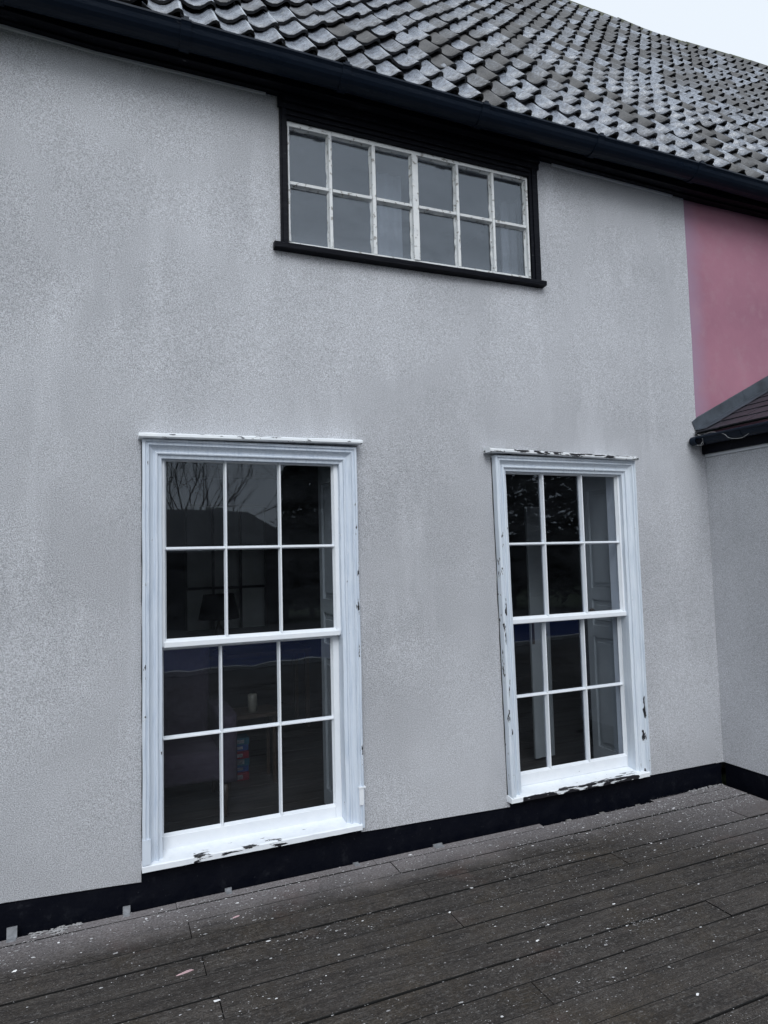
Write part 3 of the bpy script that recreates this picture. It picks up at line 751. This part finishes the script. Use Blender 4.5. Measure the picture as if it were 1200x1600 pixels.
# floorboards of the ground floor room
fl = M(); y = RY0; i = 0
while y < RY1-.01:
    fl.box(RX0, RX1, y, min(RY1, y+.148), RZ0-.02, RZ0+.001*(i % 3)); y += .152; i += 1
part('room_floor', fl, FLOORW, house)
# back window of the room
bwm = M(); X0, X1, Z0, Z1, Y = .80, 1.72, .80, 2.25, RY1
for x in (X0, X0+.30, X0+.61, X1-.02): bwm.box(x, x+.025, Y-.02, Y+.02, Z0, Z1)
for z in (Z0, Z0+.48, Z0+.96, Z1-.03): bwm.box(X0+.026, X1, Y-.016, Y+.016, z, z+.028)
part('back_window_bars', bwm, mat_simple('dark_paint', (0.03, 0.03, 0.03), 0.5), house)
BL = mat_simple('linen_blind', (0.72, 0.76, 0.70), 0.9, 0.15, 4)
bwm = M(); bwm.quad((X0, Y+.06, Z0), (X1, Y+.06, Z0), (X1, Y+.06, Z1), (X0, Y+.06, Z1)); part('window_blind', bwm, BL, house)
# upper room
m = M(); UX0, UX1, UY0, UY1, UZ0, UZ1 = .3, 3.2, .115, 2.6, 2.75, 4.6
wallx(m, UY0, [(.88, 2.53, 3.30, 4.05)], UX0, UX1, UZ0, UZ1)
for P in (((UX0, UY0), (UX0, UY1)), ((UX1, UY0), (UX1, UY1)), ((UX0, UY1), (UX1, UY1))):
    (a, b), (c, d) = P; m.quad((a, b, UZ0), (c, d, UZ0), (c, d, UZ1), (a, b, UZ1))
m.quad((UX0, UY0, UZ0), (UX1, UY0, UZ0), (UX1, UY1, UZ0), (UX0, UY1, UZ0)); m.quad((UX0, UY0, UZ1), (UX1, UY0, UZ1), (UX1, UY1, UZ1), (UX0, UY1, UZ1))
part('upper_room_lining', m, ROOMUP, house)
CURT = mat_simple('pale_curtain_cloth', (0.20, 0.21, 0.225), 0.9, 0.12, 10, (3, 1, .3))
for (x0, x1, y) in ((1.52, 1.68, .20), (2.42, 2.54, .22)):
    m = M(); n = 20
    for i in range(n):
        xa, xb = x0+(x1-x0)*i/n, x0+(x1-x0)*(i+1)/n; ya, yb = y+.008*math.sin(i*.55), y+.008*math.sin((i+1)*.55)
        m.quad((xa, ya, 3.33), (xb, yb, 3.33), (xb, yb, 3.96), (xa, ya, 3.96))
    part('curtain', m, CURT, house, smooth=True)

# ------------------------------------------------------------------ furniture seen through the glass
CLOTH = mat_simple('mauve_upholstery', (0.05, 0.038, 0.055), 0.95, 0.2, 20)
DWOOD = mat_simple('dark_wood', (0.05, 0.035, 0.025), 0.4, 0.3, 10, (.3, 3, 3))
ac = thing('armchair', 'mauve upholstered armchair on turned legs inside the left sash window', 'armchair', (.42, 1.35, RZ0))
def cushion(m, x0, x1, y0, y1, z0, z1, r=.04):
    n = 5; P = []
    xs = [x0, x0+r*.3, x0+r, x1-r, x1-r*.3, x1]; zs = [z0, z0+r*.3, z0+r, z1-r, z1-r*.3, z1]
    ins = {0: r, 5: r, 1: r*.3, 4: r*.3, 2: 0, 3: 0}
    vs = []; fs = []
    for s_, yy in ((1, y0), (-1, y1)):
        for j in range(6):
            for i in range(6):
                d = max(ins[i], ins[j]); vs.append((xs[i], yy+s_*d, zs[j]))
    for s_ in (0, 1):
        for j in range(5):
            for i in range(5):
                a = s_*36+j*6+i; f = (a, a+1, a+7, a+6); fs.append(f if s_ == 0 else f[::-1])
    ring = [i for i in range(6)] + [j*6+5 for j in range(1, 6)] + [30+i for i in range(4, -1, -1)] + [j*6 for j in range(4, 0, -1)]
    for a, b in zip(ring, ring[1:]+ring[:1]): fs.append((a, a+36, b+36, b))
    m.add(vs, fs)
m = M(); cushion(m, .12, .74, 1.10, 1.70, .16, .36); part('seat', m, CLOTH, ac, True)
m = M(); cushion(m, .10, .70, 1.62, 1.80, .30, 1.02, .06); part('backrest', m, CLOTH, ac, True)
for x in (.04, .68):
    m = M(); cushion(m, x, x+.12, 1.08, 1.72, .14, .58, .045); part('armrest', m, CLOTH, ac, True)
for x in (.12, .72):
    for y in (1.14, 1.66):
        m = M(); m.lathe((x, y, RZ0), [(.0, 0), (.014, 0), (.018, .03), (.014, .09), (.026, .13), (.030, .22), (0, .22)], 10); part('leg', m, DWOOD, ac, True)
tb = thing('side_table', 'small dark side table between the armchair and the stacked boxes', 'table', (.98, 1.75, RZ0))
m = M(); m.box(.80, 1.20, 1.62, 1.90, .42, .45); part('tabletop', m, DWOOD, tb)
for x in (.82, 1.16):
    for y in (1.64, 1.86):
        m = M(); m.box(x, x+.025, y, y+.025, RZ0, .42); part('leg', m, DWOOD, tb)
cd = thing('candle', 'cream pillar candle standing on the small side table', 'candle', (1.02, 1.70, .45))
m = M(); m.lathe((1.02, 1.70, .45), [(0, 0), (.035, 0), (.035, .13), (.028, .135), (0, .128)], 14); part('wax', m, mat_simple('cream_wax', (.22, .21, .17), .5), cd, True)
m = M(); m.tube([(1.02, 1.70, .577), (1.021, 1.70, .592)], .0015, 5); part('wick', m, DWOOD, cd)
COLS = [('red', (.16, .015, .03), .19, .18), ('blue', (.02, .05, .17), .17, .16), ('teal', (.02, .09, .13), .16, .15)]
zz = RZ0+.002
for i, (cn, c, sx, sy_) in enumerate(COLS*2):
    hgt = (.055, .045, .06, .05, .045, .05)[i]
    bx = M(); cx, cyy = .925+.012*((i*7) % 3-1), 1.90+.01*((i*5) % 3-1)
    bx.box(cx-sx/2, cx+sx/2, cyy-sy_/2, cyy+sy_/2, zz, zz+hgt)
    t = thing('game_box', '%s cardboard box, %s in the stack inside the left sash window' % (cn, ('lowest', 'second from the bottom', 'third from the bottom', 'fourth from the bottom', 'fifth from the bottom', 'topmost')[i]), 'box', (cx, cyy, zz), 'boxes stacked on the room floor')
    part('carton', bx, mat_simple(cn+'_card_%d' % i, c, .5, .3, 40), t)
    lb = M(); lb.box(cx-sx*.3, cx+sx*.25, cyy-sy_/2-.0015, cyy-sy_/2-.0002, zz+.012, zz+hgt-.012); part('box_label', lb, mat_simple('pale_print_%d' % i, (.16, .165, .18), .5, .6, 60), t)
    zz += hgt+.001
lp = thing('table_lamp', 'table lamp with dark drum shade in front of the far room window', 'lamp', (1.02, 3.3, .70))
m = M(); m.lathe((1.02, 3.3, 1.03), [(.20, 0), (.15, .24), (.147, .24), (.197, 0)], 24); part('lamp_shade', m, mat_simple('black_shade', (.012, .012, .014), .8), lp, True)
m = M(); m.lathe((1.02, 3.3, .70), [(0, 0), (.07, 0), (.07, .015), (.02, .04), (.045, .12), (.05, .2), (.015, .28), (.012, .36), (0, .36)], 16); part('lamp_base', m, DWOOD, lp, True)
ct = thing('console_table', 'long dark table under the far window of the room', 'table', (1.1, 3.35, RZ0))
m = M(); m.box(.5, 1.9, 3.1, 3.6, .66, .70); part('tabletop', m, DWOOD, ct)
for x in (.52, 1.84):
    for y in (3.12, 3.54): m = M(); m.box(x, x+.04, y, y+.04, RZ0, .66); part('leg', m, DWOOD, ct)
dr = thing('inner_door', 'white inner door standing ajar behind the right sash window', 'door', (3.18, 1.2, RZ0))
m = M(); m.box(3.176, 3.216, 1.14, 1.16, -.05, 1.98); m.hexa([(3.18, 1.162, -.05), (3.215, 1.162, -.05), (3.78, 1.70, -.05), (3.75, 1.74, -.05), (3.18, 1.162, 1.98), (3.215, 1.162, 1.98), (3.78, 1.70, 1.98), (3.75, 1.74, 1.98)])
m.box(3.216, 3.37, 1.150, 1.156, -.05, 1.98)
part('door_leaf', m, SHUT, dr)
m = M(); m.box(3.185, 3.205, 1.132, 1.1395, .86, 1.04); part('lock_plate', m, DWOOD, dr)
m = M(); m.lathe((3.29, 1.12, .93), [(0, -.02), (.02, -.012), (.026, 0), (.02, .012), (0, .02)], 12); m.tube([(3.29, 1.149, .93), (3.29, 1.12, .93)], .008, 8); part('handle', m, DWOOD, dr, True)
m = M(); m.lathe((3.165, .38, 1.18), [(0, -.018), (.014, -.012), (.019, 0), (.014, .012), (0, .018)], 12); m.tube([(3.189, .38, 1.18), (3.165, .38, 1.18)], .006, 8)
part('shutter_knob', m, DWOOD, house, True)

# ================================================================== THE WING on the right
wing = thing('side_wing', 'low grey rendered wing at right with black gutter, lead flashing and slate roof', 'wing', (3.92, -.6, 0))
WX, WY = 3.92, -1.3
m = M()
for i in range(7):
    y0 = -i*.19+.003; y1 = max(WY, y0-.19)
    for (z0, z1) in ((.130, .8), (.8, 1.5), (1.5, 2.242)): m.quad((WX, y0, z0), (WX, y1, z0), (WX, y1, z1), (WX, y0, z1))
m.quad((WX, 0, .13), (WX, WY, .13), (WX+.02, WY, .13), (WX+.02, 0, .13))
m.quad((WX, WY, .13), (7.5, WY, .13), (7.5, WY, 2.3), (WX, WY, 2.3)); m.quad((7.5, WY, .13), (7.5, 0, .13), (7.5, 0, 2.3), (7.5, WY, 2.3))
part('wall', m, RENDER, wing)
m = M(); m.box(WX+.008, 7.49, WY+.008, -.002, -.3, .1295); part('plinth', m, BLACK, wing)
m = M(); m.box(WX-.016, WX+.03, WY, -.003, 2.243, 2.270); part('trim_strip', m, TRIM, wing)
m = M(); m.box(WX-.040, WX-.018, WY, -.004, 2.262, 2.395); m.box(WX-.0395, WX+.03, WY, -.004, 2.2705, 2.285); part('fascia_board', m, BLACKWOOD, wing)
WGX, WGZ, WGR = 3.822, 2.368, .052
m = M(); m.sweep([((WGX, y, WGZ), (1, 0, 0), (0, 0, 1)) for y in (-.030, -.4, -.8, WY)], gutter_prof(WGR, .003), closed=True, caps=True)
wg = part('gutter', m, BLACKPLASTIC, wing)
m = M(); m.sweep([((WGX, y, WGZ), (1, 0, 0), (0, 0, 1)) for y in (-.36, -.40)], gutter_prof(WGR+.004, .008), closed=True); part('gutter_joint', m, BLACKPLASTIC, wg)
m = M(); pr = [(-WGR*math.cos(math.pi*i/12), -WGR*math.sin(math.pi*i/12)) for i in range(13)]
m.sweep([((WGX, y, WGZ), (1, 0, 0), (0, 0, 1)) for y in (-.026, -.031)], pr+[(WGR, .004), (-WGR, .004)], closed=True)
part('gutter_end', m, BLACKPLASTIC, wg)
# short dark pipe end poking past the gutter, in the corner
m = M(); ring = [(.031*math.cos(math.pi*k/8), .031*math.sin(math.pi*k/8)) for k in range(17)] + [(.025*math.cos(math.pi*k/8), .025*math.sin(math.pi*k/8)) for k in range(16, -1, -1)]
m.sweep([((3.775, y, 2.345), (1, 0, 0), (0, 0, 1)) for y in (-.066, -.02)], ring, closed=True)
part('pipe_end', m, BLACKPLASTIC, wing)
SLP = .48; TH = math.atan(SLP)
def wroof(u, y, n=0.0):   # u along the slope
    return (WGX-.005+u*math.cos(TH)-n*math.sin(TH), y, 2.405+u*math.sin(TH)+n*math.cos(TH))
wr = thing('roof', None, None, (3.8, -.6, 2.4)); wr.parent = wing
gu = .155
for r_ in range(0, 15):
    off = -.02 - (.10 if r_ % 2 else 0); y = off; cidx = 0
    first = True
    yy = -.012
    while yy > WY-.01:
        wd = .20 if not (first and r_ % 2) else .10
        y1 = max(WY-.02, yy-wd); u0 = r_*gu + random.uniform(-.004, .004); ll = random.uniform(.0, .003)
        s_m = M()
        a = [wroof(u0, yy-.002, .012+ll), wroof(u0, y1+.002, .012+ll), wroof(u0+gu*1.9, y1+.002, .002), wroof(u0+gu*1.9, yy-.002, .002)]
        b = [wroof(u0, yy-.002, .004+ll), wroof(u0, y1+.002, .004+ll), wroof(u0+gu*1.9, y1+.002, -.004), wroof(u0+gu*1.9, yy-.002, -.004)]
        s_m.hexa(b+a); part('slate', s_m, SLATE, wr); yy = y1; first = False
m = M(); m.quad(wroof(0, 0, -.006), wroof(0, WY, -.006), wroof(4.0, WY, -.006), wroof(4.0, 0, -.006)); m.quad(wroof(4.0, 0, -.006), wroof(4.0, WY, -.006), (11, WY, 2.3), (11, 0, 2.3)); part('underlay', m, FELT, wr)
# lead flashing: upstand on the wall and apron dressed over the slates, in lapped lengths
for k, (u0, u1) in enumerate(((.022, .62), (.60, 1.25), (1.23, 1.9), (1.88, 2.6))):
    m = M(); d = .0015*k; n = 10; vs = []; fs = []
    for i in range(n):
        u = u0+(u1-u0)*i/(n-1); e = .006*noise.noise(Vector((u*9, k, 0)))
        P1 = wroof(u, -.004-d, (.092 if u > 0.04 else .082)); P2 = wroof(u, -.006-d, .020+e); P3 = wroof(u, -.035, .016+e); P4 = wroof(u, -.100+e*1.5, .017+e*.5)
        P0 = (P1[0], -.0005, P1[2]+.004)
        vs += [P0, P1, P2, P3, P4]
    for i in range(n-1):
        for j in range(4): fs.append((i*5+j, (i+1)*5+j, (i+1)*5+j+1, i*5+j+1))
    m.add(vs, fs); part('lead_flashing', m, LEAD, wing, smooth=False)

# loose cable wound round the gutter end
m = M(); pts = []
for i in range(34):
    t = i/33*math.pi*3.6; r_ = .037+.005*math.sin(i*1.7)
    pts.append((3.775+.010*math.sin(i*.9), -.075+r_*math.cos(t)*.95, 2.345+r_*math.sin(t)))
m.tube(pts, .002, 5)
pts = [(3.778, -.10, 2.372), (3.775, -.16, 2.385), (3.768, -.22, 2.376), (3.764, -.29, 2.350), (3.762, -.32, 2.322), (3.764, -.37, 2.306), (3.766, -.42, 2.305), (3.762, -.47, 2.322)]
sm = []
for i in range(len(pts)-1):
    p0, p1, p2, p3 = [Vector(pts[min(len(pts)-1, max(0, i+k))]) for k in (-1, 0, 1, 2)]
    for s_i in range(6):
        t = s_i/6; sm.append(.5*((2*p1)+(p2-p0)*t+(2*p0-5*p1+4*p2-p3)*t*t+(3*p1-p0-3*p2+p3)*t**3))
m.tube(sm+[pts[-1]], .002, 5)
solo('loose_cable', m, mat_simple('grey_cable_sheath', (.24, .245, .25), .5), 'thin pale cable coiled round the end of the wing gutter', 'cable', loc=(3.775, -.075, 2.345), smooth=True)
m = M()
for i in range(9):
    t = i/9*2*math.pi
    m.tube([(3.782, -.075+.030*math.cos(t), 2.345+.030*math.sin(t)), (3.772, -.075+.012*math.cos(t+1.9), 2.345+.014*math.sin(t+1.9)), (3.785, -.075+.029*math.cos(t+2.7), 2.345+.029*math.sin(t+2.7))], .007, 5)
m.lathe((3.80, -.075, 2.335), [(0, -.03), (.028, -.02), (.034, .01), (.02, .035), (0, .04)], 12)
solo('cable_bundle', m, BLACK, 'black knotted bundle hanging at the inner corner by the wing gutter', 'cable bundle', loc=(3.78, -.075, 2.345))

# moss tuft in the main gutter
def mossbed(cx, w_, n, seed):
    r_ = random.Random(seed); m = M()
    for i in range(n):
        x = cx+r_.gauss(0, w_); y = GY-GR+.012+r_.uniform(0, .05); z = GZ(x)+r_.uniform(-.01, .012); h_ = r_.uniform(.012, .035); a = r_.uniform(0, 6.3); l_ = .35
        d = Vector((math.cos(a), math.sin(a), 0))*.003
        m.add([(x-d.x, y-d.y, z), (x+d.x, y+d.y, z), (x+r_.gauss(0, h_*l_), y+r_.gauss(0, h_*l_), z+h_)], [(0, 1, 2)], 0)
    return m
MOSS = mat_simple('green_moss', (.15, .18, .10), .95, .5, 60)
mm = mossbed(2.26, .085, 500, 1); m2 = mossbed(2.47, .04, 120, 2); mm.add(m2.v, m2.f); solo('moss', mm, MOSS, 'tuft of grey green moss growing on the gutter above the casement window', 'moss', kind='stuff')

# ================================================================== THE DECK
deck = thing('deck', None, None, (0, 0, 0), kind='structure')
pitch = .14; Y0 = -.090
rd2 = random.Random(9)
def board(x0, x1, y0, y1, dz, tn):
    """deck board with eased edges and slightly ragged ends"""
    m = M(); e = .002; g = rd2.uniform(.0008, .0034); T = .025
    n = 22 if (x1-x0) > .8 else 8
    xs = [x0+(x1-x0)*i/n for i in range(n+1)]
    vs = []
    for i, x in enumerate(xs):
        wv = .0022*noise.noise(Vector((x*3, y0*20, 0)))+.0012*noise.noise(Vector((x*11, y0*20, 0)))
        cup = .0012*noise.noise(Vector((x*.7, y0*31, 4)))
        vs += [(x, y0+g, dz-T), (x, y0+g+wv, dz-e), (x, y0+g+e+wv, dz+cup), (x, (y0+y1)/2, dz+cup*.2), (x, y1-g-e+wv, dz-cup), (x, y1-g+wv, dz-e), (x, y1-g, dz-T)]
    fs = []
    for i in range(n):
        for j in range(6): fs.append((i*7+j, (i+1)*7+j, (i+1)*7+j+1, i*7+j+1))
    fs += [tuple(range(7)), tuple(n*7+j for j in range(6, -1, -1))]
    m.add(vs, fs, tn)
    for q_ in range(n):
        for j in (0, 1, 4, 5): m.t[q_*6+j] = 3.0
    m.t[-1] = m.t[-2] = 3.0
    c = (x0, y0, 0); me = m.mesh('board', DECK, c); o = bpy.data.objects.new('board', me); COL.objects.link(o); o.parent = deck; o.location = c
rd = random.Random(5)
# a narrow strip beside the wall, missing where the joist ends show below the right window
for a, b in ((-3.0, .30), (.302, 1.30), (1.302, 2.36), (3.22, 3.86)): board(a, b, Y0, -.028, rd.uniform(-.004, .002), rd.random())
board(2.362, 3.218, Y0, -.062, -.003, .8)
for i in range(40):
    y1 = Y0 - i*pitch; y0 = y1-pitch; sh = .0115*i
    j0 = ((1.375+sh) if i % 2 == 0 else (.325+sh)); L = 2.11
    xs = [j0+L*k for k in range(-3, 4)]
    xs = [x+rd.uniform(-.012, .012) if not (0 < k) else x for k, x in enumerate(xs)]
    xs = [-3.4]+[x for x in xs if -3.2 < x < 3.7]+[3.86 if y1 > WY else 7.5]
    if i % 3 == 1 and i > 8: xs = [x for x in xs if x < 3.2] + [xs[-1]]
    for a, b in zip(xs, xs[1:]): board(a+.0018, b-.0018, y0, y1, rd.uniform(-.003, .003) + (.0), rd.random())
m = M()
for x in (-2.6, -2.0, -1.4, -.8, -.39, .07, .53, 1.20, 1.69, 2.20, 2.575, 2.83, 3.12, 3.6): m.box(x, x+.035, -5.6, .002, -.16, -.026)
part('joist', m, mat_simple('grey_joist_timber', (.20, .195, .19), .85, .4, 20, (1, .3, 1)), deck)
for (x, z, w_) in ((-.395, .045, .040), (.07, .030, .032), (.53, .014, .032), (1.19, .004, .03), (1.66, .010, .055)):
    m = M(); m.box(x, x+w_, -.030, -.022, -.03, z); m.box(x+.002, x+w_-.002, -.060, -.0302, -.002, .0035); part('bracket', m, GALV, deck)
# grit, plaster crumbs and paint flakes lying on the boards
m = M(); rg = random.Random(3)
def chip(m, x, y, s, tn, z=.0015):
    a = rg.uniform(0, 6.3); n = rg.choice((3, 4, 4, 5)); h = s*rg.uniform(.25, .8); ex = rg.uniform(1.0, 2.4)
    top = []; bot = []
    for k in range(n):
        t = a+2*math.pi*k/n+rg.uniform(-.3, .3); r_ = s*rg.uniform(.45, 1.25)
        px, py = math.cos(t)*r_*ex, math.sin(t)*r_
        bot.append((x+px, y+py, z)); top.append((x+px*.8, y+py*.8, z+h*.55*rg.uniform(.4, 1.2)))
    m.add(bot+top, [tuple(range(n, 2*n))]+[(k, (k+1) % n, n+(k+1) % n, n+k) for k in range(n)], tn)
cl = [(rg.uniform(-.5, 3.8), -rg.random()**1.3*1.9-.04, rg.uniform(.03, .14)) for _ in range(60)]
for i in range(22000):
    q = rg.random()
    if q < .26: x = rg.uniform(-.8, 3.85); y = -.035-abs(rg.gauss(0, .12))
    elif q < .52: x = 3.85-abs(rg.gauss(0, .55)); y = -.03-abs(rg.gauss(0, .28))
    elif q < .70:
        c = rg.choice(cl); x = rg.gauss(c[0], c[2]*1.5); y = rg.gauss(c[1], c[2]*.5)
    else: x = rg.uniform(-.9, 3.85); y = -.03-rg.random()*2.6
    if not (-1.2 < x < 3.845 and -3 < y < -.03): continue
    if 2.34 < x < 3.2 and y > -.065: continue
    s = min(.0065, .0011*math.exp(rg.gauss(0, .62))*(.6 if y > -.06 else 1))
    chip(m, x, y, s, rg.random()**3.4)
for (x0, x1) in ((-.30, -.10), (3.55, 3.84)):                     # little heaps against the plinth
    for i in range(90):
        x = rg.uniform(x0, x1); y = -.03-abs(rg.gauss(0, .02)); chip(m, x, y, rg.uniform(.003, .008), rg.random()*.3, rg.uniform(0, .006))
solo('grit', m, FLAKE, 'pale grit and tiny paint crumbs scattered over the dark deck boards', 'grit', kind='stuff')
CH = [((-.333, -.300), .013, 0, WHITEFLAKE, 'rounded white chip on the deck near the lower left of the terrace'),
      ((.285, -.600), .045, 1, PINKFLAKE, 'long thin pink paint sliver lying beside a board end at left'),
      ((.54, -.28), .030, 1, PINKFLAKE, 'broken pink flake on the boards in front of the left sash window'),
      ((1.644, -1.006), .009, 0, WHITEFLAKE, 'bright white chip on the boards in the middle foreground'),
      ((1.959, -1.527), .011, 0, WHITEFLAKE, 'white chip near the bottom right of the deck'),
      ((1.42, -.66), .009, 0, WHITEFLAKE, 'small white chip beside the board joint before the right window')]
for (x, y), s, longish, mt, lab in CH:
    m = M(); n = 9; bot = []; top = []
    ang = .25
    for k in range(n):
        t = 2*math.pi*k/n; r_ = s*rg.uniform(.45, 1.15); px = math.cos(t)*r_; py = math.sin(t)*r_*(.17 if longish else .62)
        X = x+px*math.cos(ang)-py*math.sin(ang); Y = y+px*math.sin(ang)+py*math.cos(ang)
        bot.append((X, Y, .001)); top.append((X+(x-X)*.15, Y+(y-Y)*.15, .001+(.0025 if longish else s*.18)))
    m.add(bot+top, [tuple(range(n, 2*n))]+[(k, (k+1) % n, n+(k+1) % n, n+k) for k in range(n)])
    solo('paint_chip', m, mt, lab, 'paint chip', group='larger paint chips on the deck', loc=(x, y, 0))

# ================================================================== garden behind the camera (seen only as reflections)
GRASS = mat_simple('lawn_grass', (.045, .065, .025), .95, .4, 3)
PAV = mat_simple('dark_paving', (.05, .05, .05), .85, .3, 5)
m = M()
g = 400
m.quad((-g, -g, -.17), (g, -g, -.17), (g, g, -.17), (-g, g, -.17)); solo('lawn', m, GRASS, kind='structure')
m = M(); m.box(-6, 20, -13, -5.75, -.165, -.02); solo('paving', m, PAV, kind='structure')
pool = thing('swimming_pool', 'rectangular garden pool under a deep blue cover, mirrored in the sash windows', 'pool', (5, -8, 0))
m = M(); m.box(-1.6, 12, -9.6, -6.5, -.015, .03); part('pool_cover', m, mat_simple('blue_pool_cover', (.006, .03, .16), .45, .2, 2), pool)
m = M(); m.box(-1.9, 12.3, -6.5, -6.42, -.0195, .04); m.box(-1.9, 12.3, -9.75, -9.6, -.0195, .05); part('coping', m, mat_simple('white_coping', (.6, .6, .6), .7), pool)

BARK = mat_simple('bark', (.045, .04, .035), .95, .4, 12)
LEAFD = mat_simple('dark_evergreen_leaf', (.012, .02, .012), .9, .4, 3)
def bare_tree(x, y, hgt, seed, label):
    r_ = random.Random(seed); t = thing('bare_tree', label, 'tree', (x, y, -.17), 'trees across the garden'); tr = M(); cr = M()
    def grow(p, d, L, rad, lev):
        pts = [p]; rs = [rad]; q = Vector(p); dd = Vector(d)
        for i in range(3):
            dd = (dd+Vector((r_.gauss(0, .12), r_.gauss(0, .12), r_.gauss(.05, .08)))).normalized(); q = q+dd*L/3; pts.append(q.copy()); rs.append(rad*(1-.12*(i+1)))
        (tr if lev < 1 else cr).tube(pts, rs, 5 if lev < 2 else 3, cap=False)
        if lev >= 5: return
        for k in range(3):
            i = r_.choice((2, 3, 3)) if k else 3
            nd = (dd+Vector((r_.gauss(0, .55), r_.gauss(0, .55), r_.uniform(-.05, .5)))).normalized(); grow(pts[i], nd, L*r_.uniform(.62, .82), rs[i]*.66, lev+1)
    grow(Vector((x, y, -.17)), Vector((0, 0, 1)), hgt*.26, hgt*.013, 0)
    for q_ in range(5): grow(Vector((x, y, hgt*.08)), Vector((r_.gauss(0, .4), 0, 1)).normalized(), hgt*.26, hgt*.009, 1)
    part('trunk', tr, BARK, t); part('crown', cr, BARK, t)
def bushy(x, y, hgt, wd, seed, label, name='evergreen_tree', n=9000):
    r_ = random.Random(seed); t = thing(name, label, 'tree', (x, y, -.17), 'trees across the garden')
    m = M(); m.tube([(x, y, -.17), (x, y, hgt*.8)], [hgt*.02, hgt*.006], 6); part('trunk', m, BARK, t)
    m = M()
    for i in range(n):
        z = r_.random()**.8; rad = wd*(.25+.75*math.sin(math.pi*min(1, (1-z)*.62+.06)))*(.85+.5*noise.noise(Vector((x+z*4, seed, 0))))*r_.random()**.45*1.1
        a = r_.uniform(0, 6.283); px, py, pz = x+math.cos(a)*rad, y+math.sin(a)*rad, .1+z*hgt; s = hgt*.018*r_.uniform(.5, 1.4)
        v = [Vector((r_.gauss(0, 1), r_.gauss(0, 1), r_.gauss(0, .6)))*s for _ in range(3)]
        m.add([(px+q.x, py+q.y, pz+q.z) for q in v], [(0, 1, 2)])
    part('crown', m, LEAFD, t)
bare_tree(2.6, -25, 10.0, 3, 'tall bare tree reflected in the top left pane of the left sash window')
bare_tree(10.2, -20, 9.0, 8, 'bare tree with spreading twigs reflected in the top right pane of the left sash window')
bare_tree(24, -20, 12.0, 21, 'bare tree reflected in the top panes of the right sash window')
bare_tree(-7, -24, 9.0, 5, 'bare tree standing left across the garden, beyond the pool')
bushy(5.6, -16, 5.2, 1.2, 4, 'small dark evergreen reflected in the middle pane of the left sash window')
bushy(12.2, -15, 6.4, 2.0, 9, 'broad dark evergreen across the pool, reflected at the right of the left window')
for i, (x, y, h_) in enumerate(((16, -13.5, 8.5), (20, -15, 9.5), (25.5, -16, 9.5), (31, -17, 10.5))):
    bushy(x, y, h_, 2.6, 30+i, ('tall dense evergreen right of the pool, nearest of its row', 'second tall evergreen from the pool end', 'third tall evergreen from the pool end', 'farthest tall evergreen at right of the garden')[i], n=9000)
sh = thing('garden_house', 'dark weatherboarded garden house with pitched roof beyond the pool', 'outbuilding', (1.2, -16, -.17))
SHW = mat_simple('dark_weatherboard', (.02, .02, .022), .8, .3, 5, (1, 1, 8))
m = M(); m.box(-3.2, 4.5, -18.2, -14.6, -.17, 1.9); part('wall', m, SHW, sh)
m = M(); m.add([(-3.6, -14.2, 1.85), (5.0, -14.2, 1.85), (5.0, -18.6, 1.85), (-3.6, -18.6, 1.85), (-3.0, -16.4, 3.1), (3.7, -16.4, 3.1)], [(0, 1, 5, 4), (2, 3, 4, 5), (1, 2, 5), (3, 0, 4), (0, 3, 2, 1)])
part('roof', m, SLATE, sh)
m = M(); rh = random.Random(77)
for i in range(16000):
    x = rh.uniform(-45, 60); hh = 2.6+.7*noise.noise(Vector((x*.25, 0, 0))); y = -26+rh.uniform(-.8, .8); z = rh.uniform(-.2, hh)
    s = .22; v = [Vector((rh.gauss(0, 1), rh.gauss(0, .6), rh.gauss(0, .8)))*s for _ in range(3)]
    m.add([(x+q.x, y+q.y, z+q.z) for q in v], [(0, 1, 2)])
m.box(-45, 60, -26.5, -25.8, -.17, 2.3)
solo('hedge', m, LEAFD, 'long dark hedge closing the far side of the garden', 'hedge', kind='stuff')
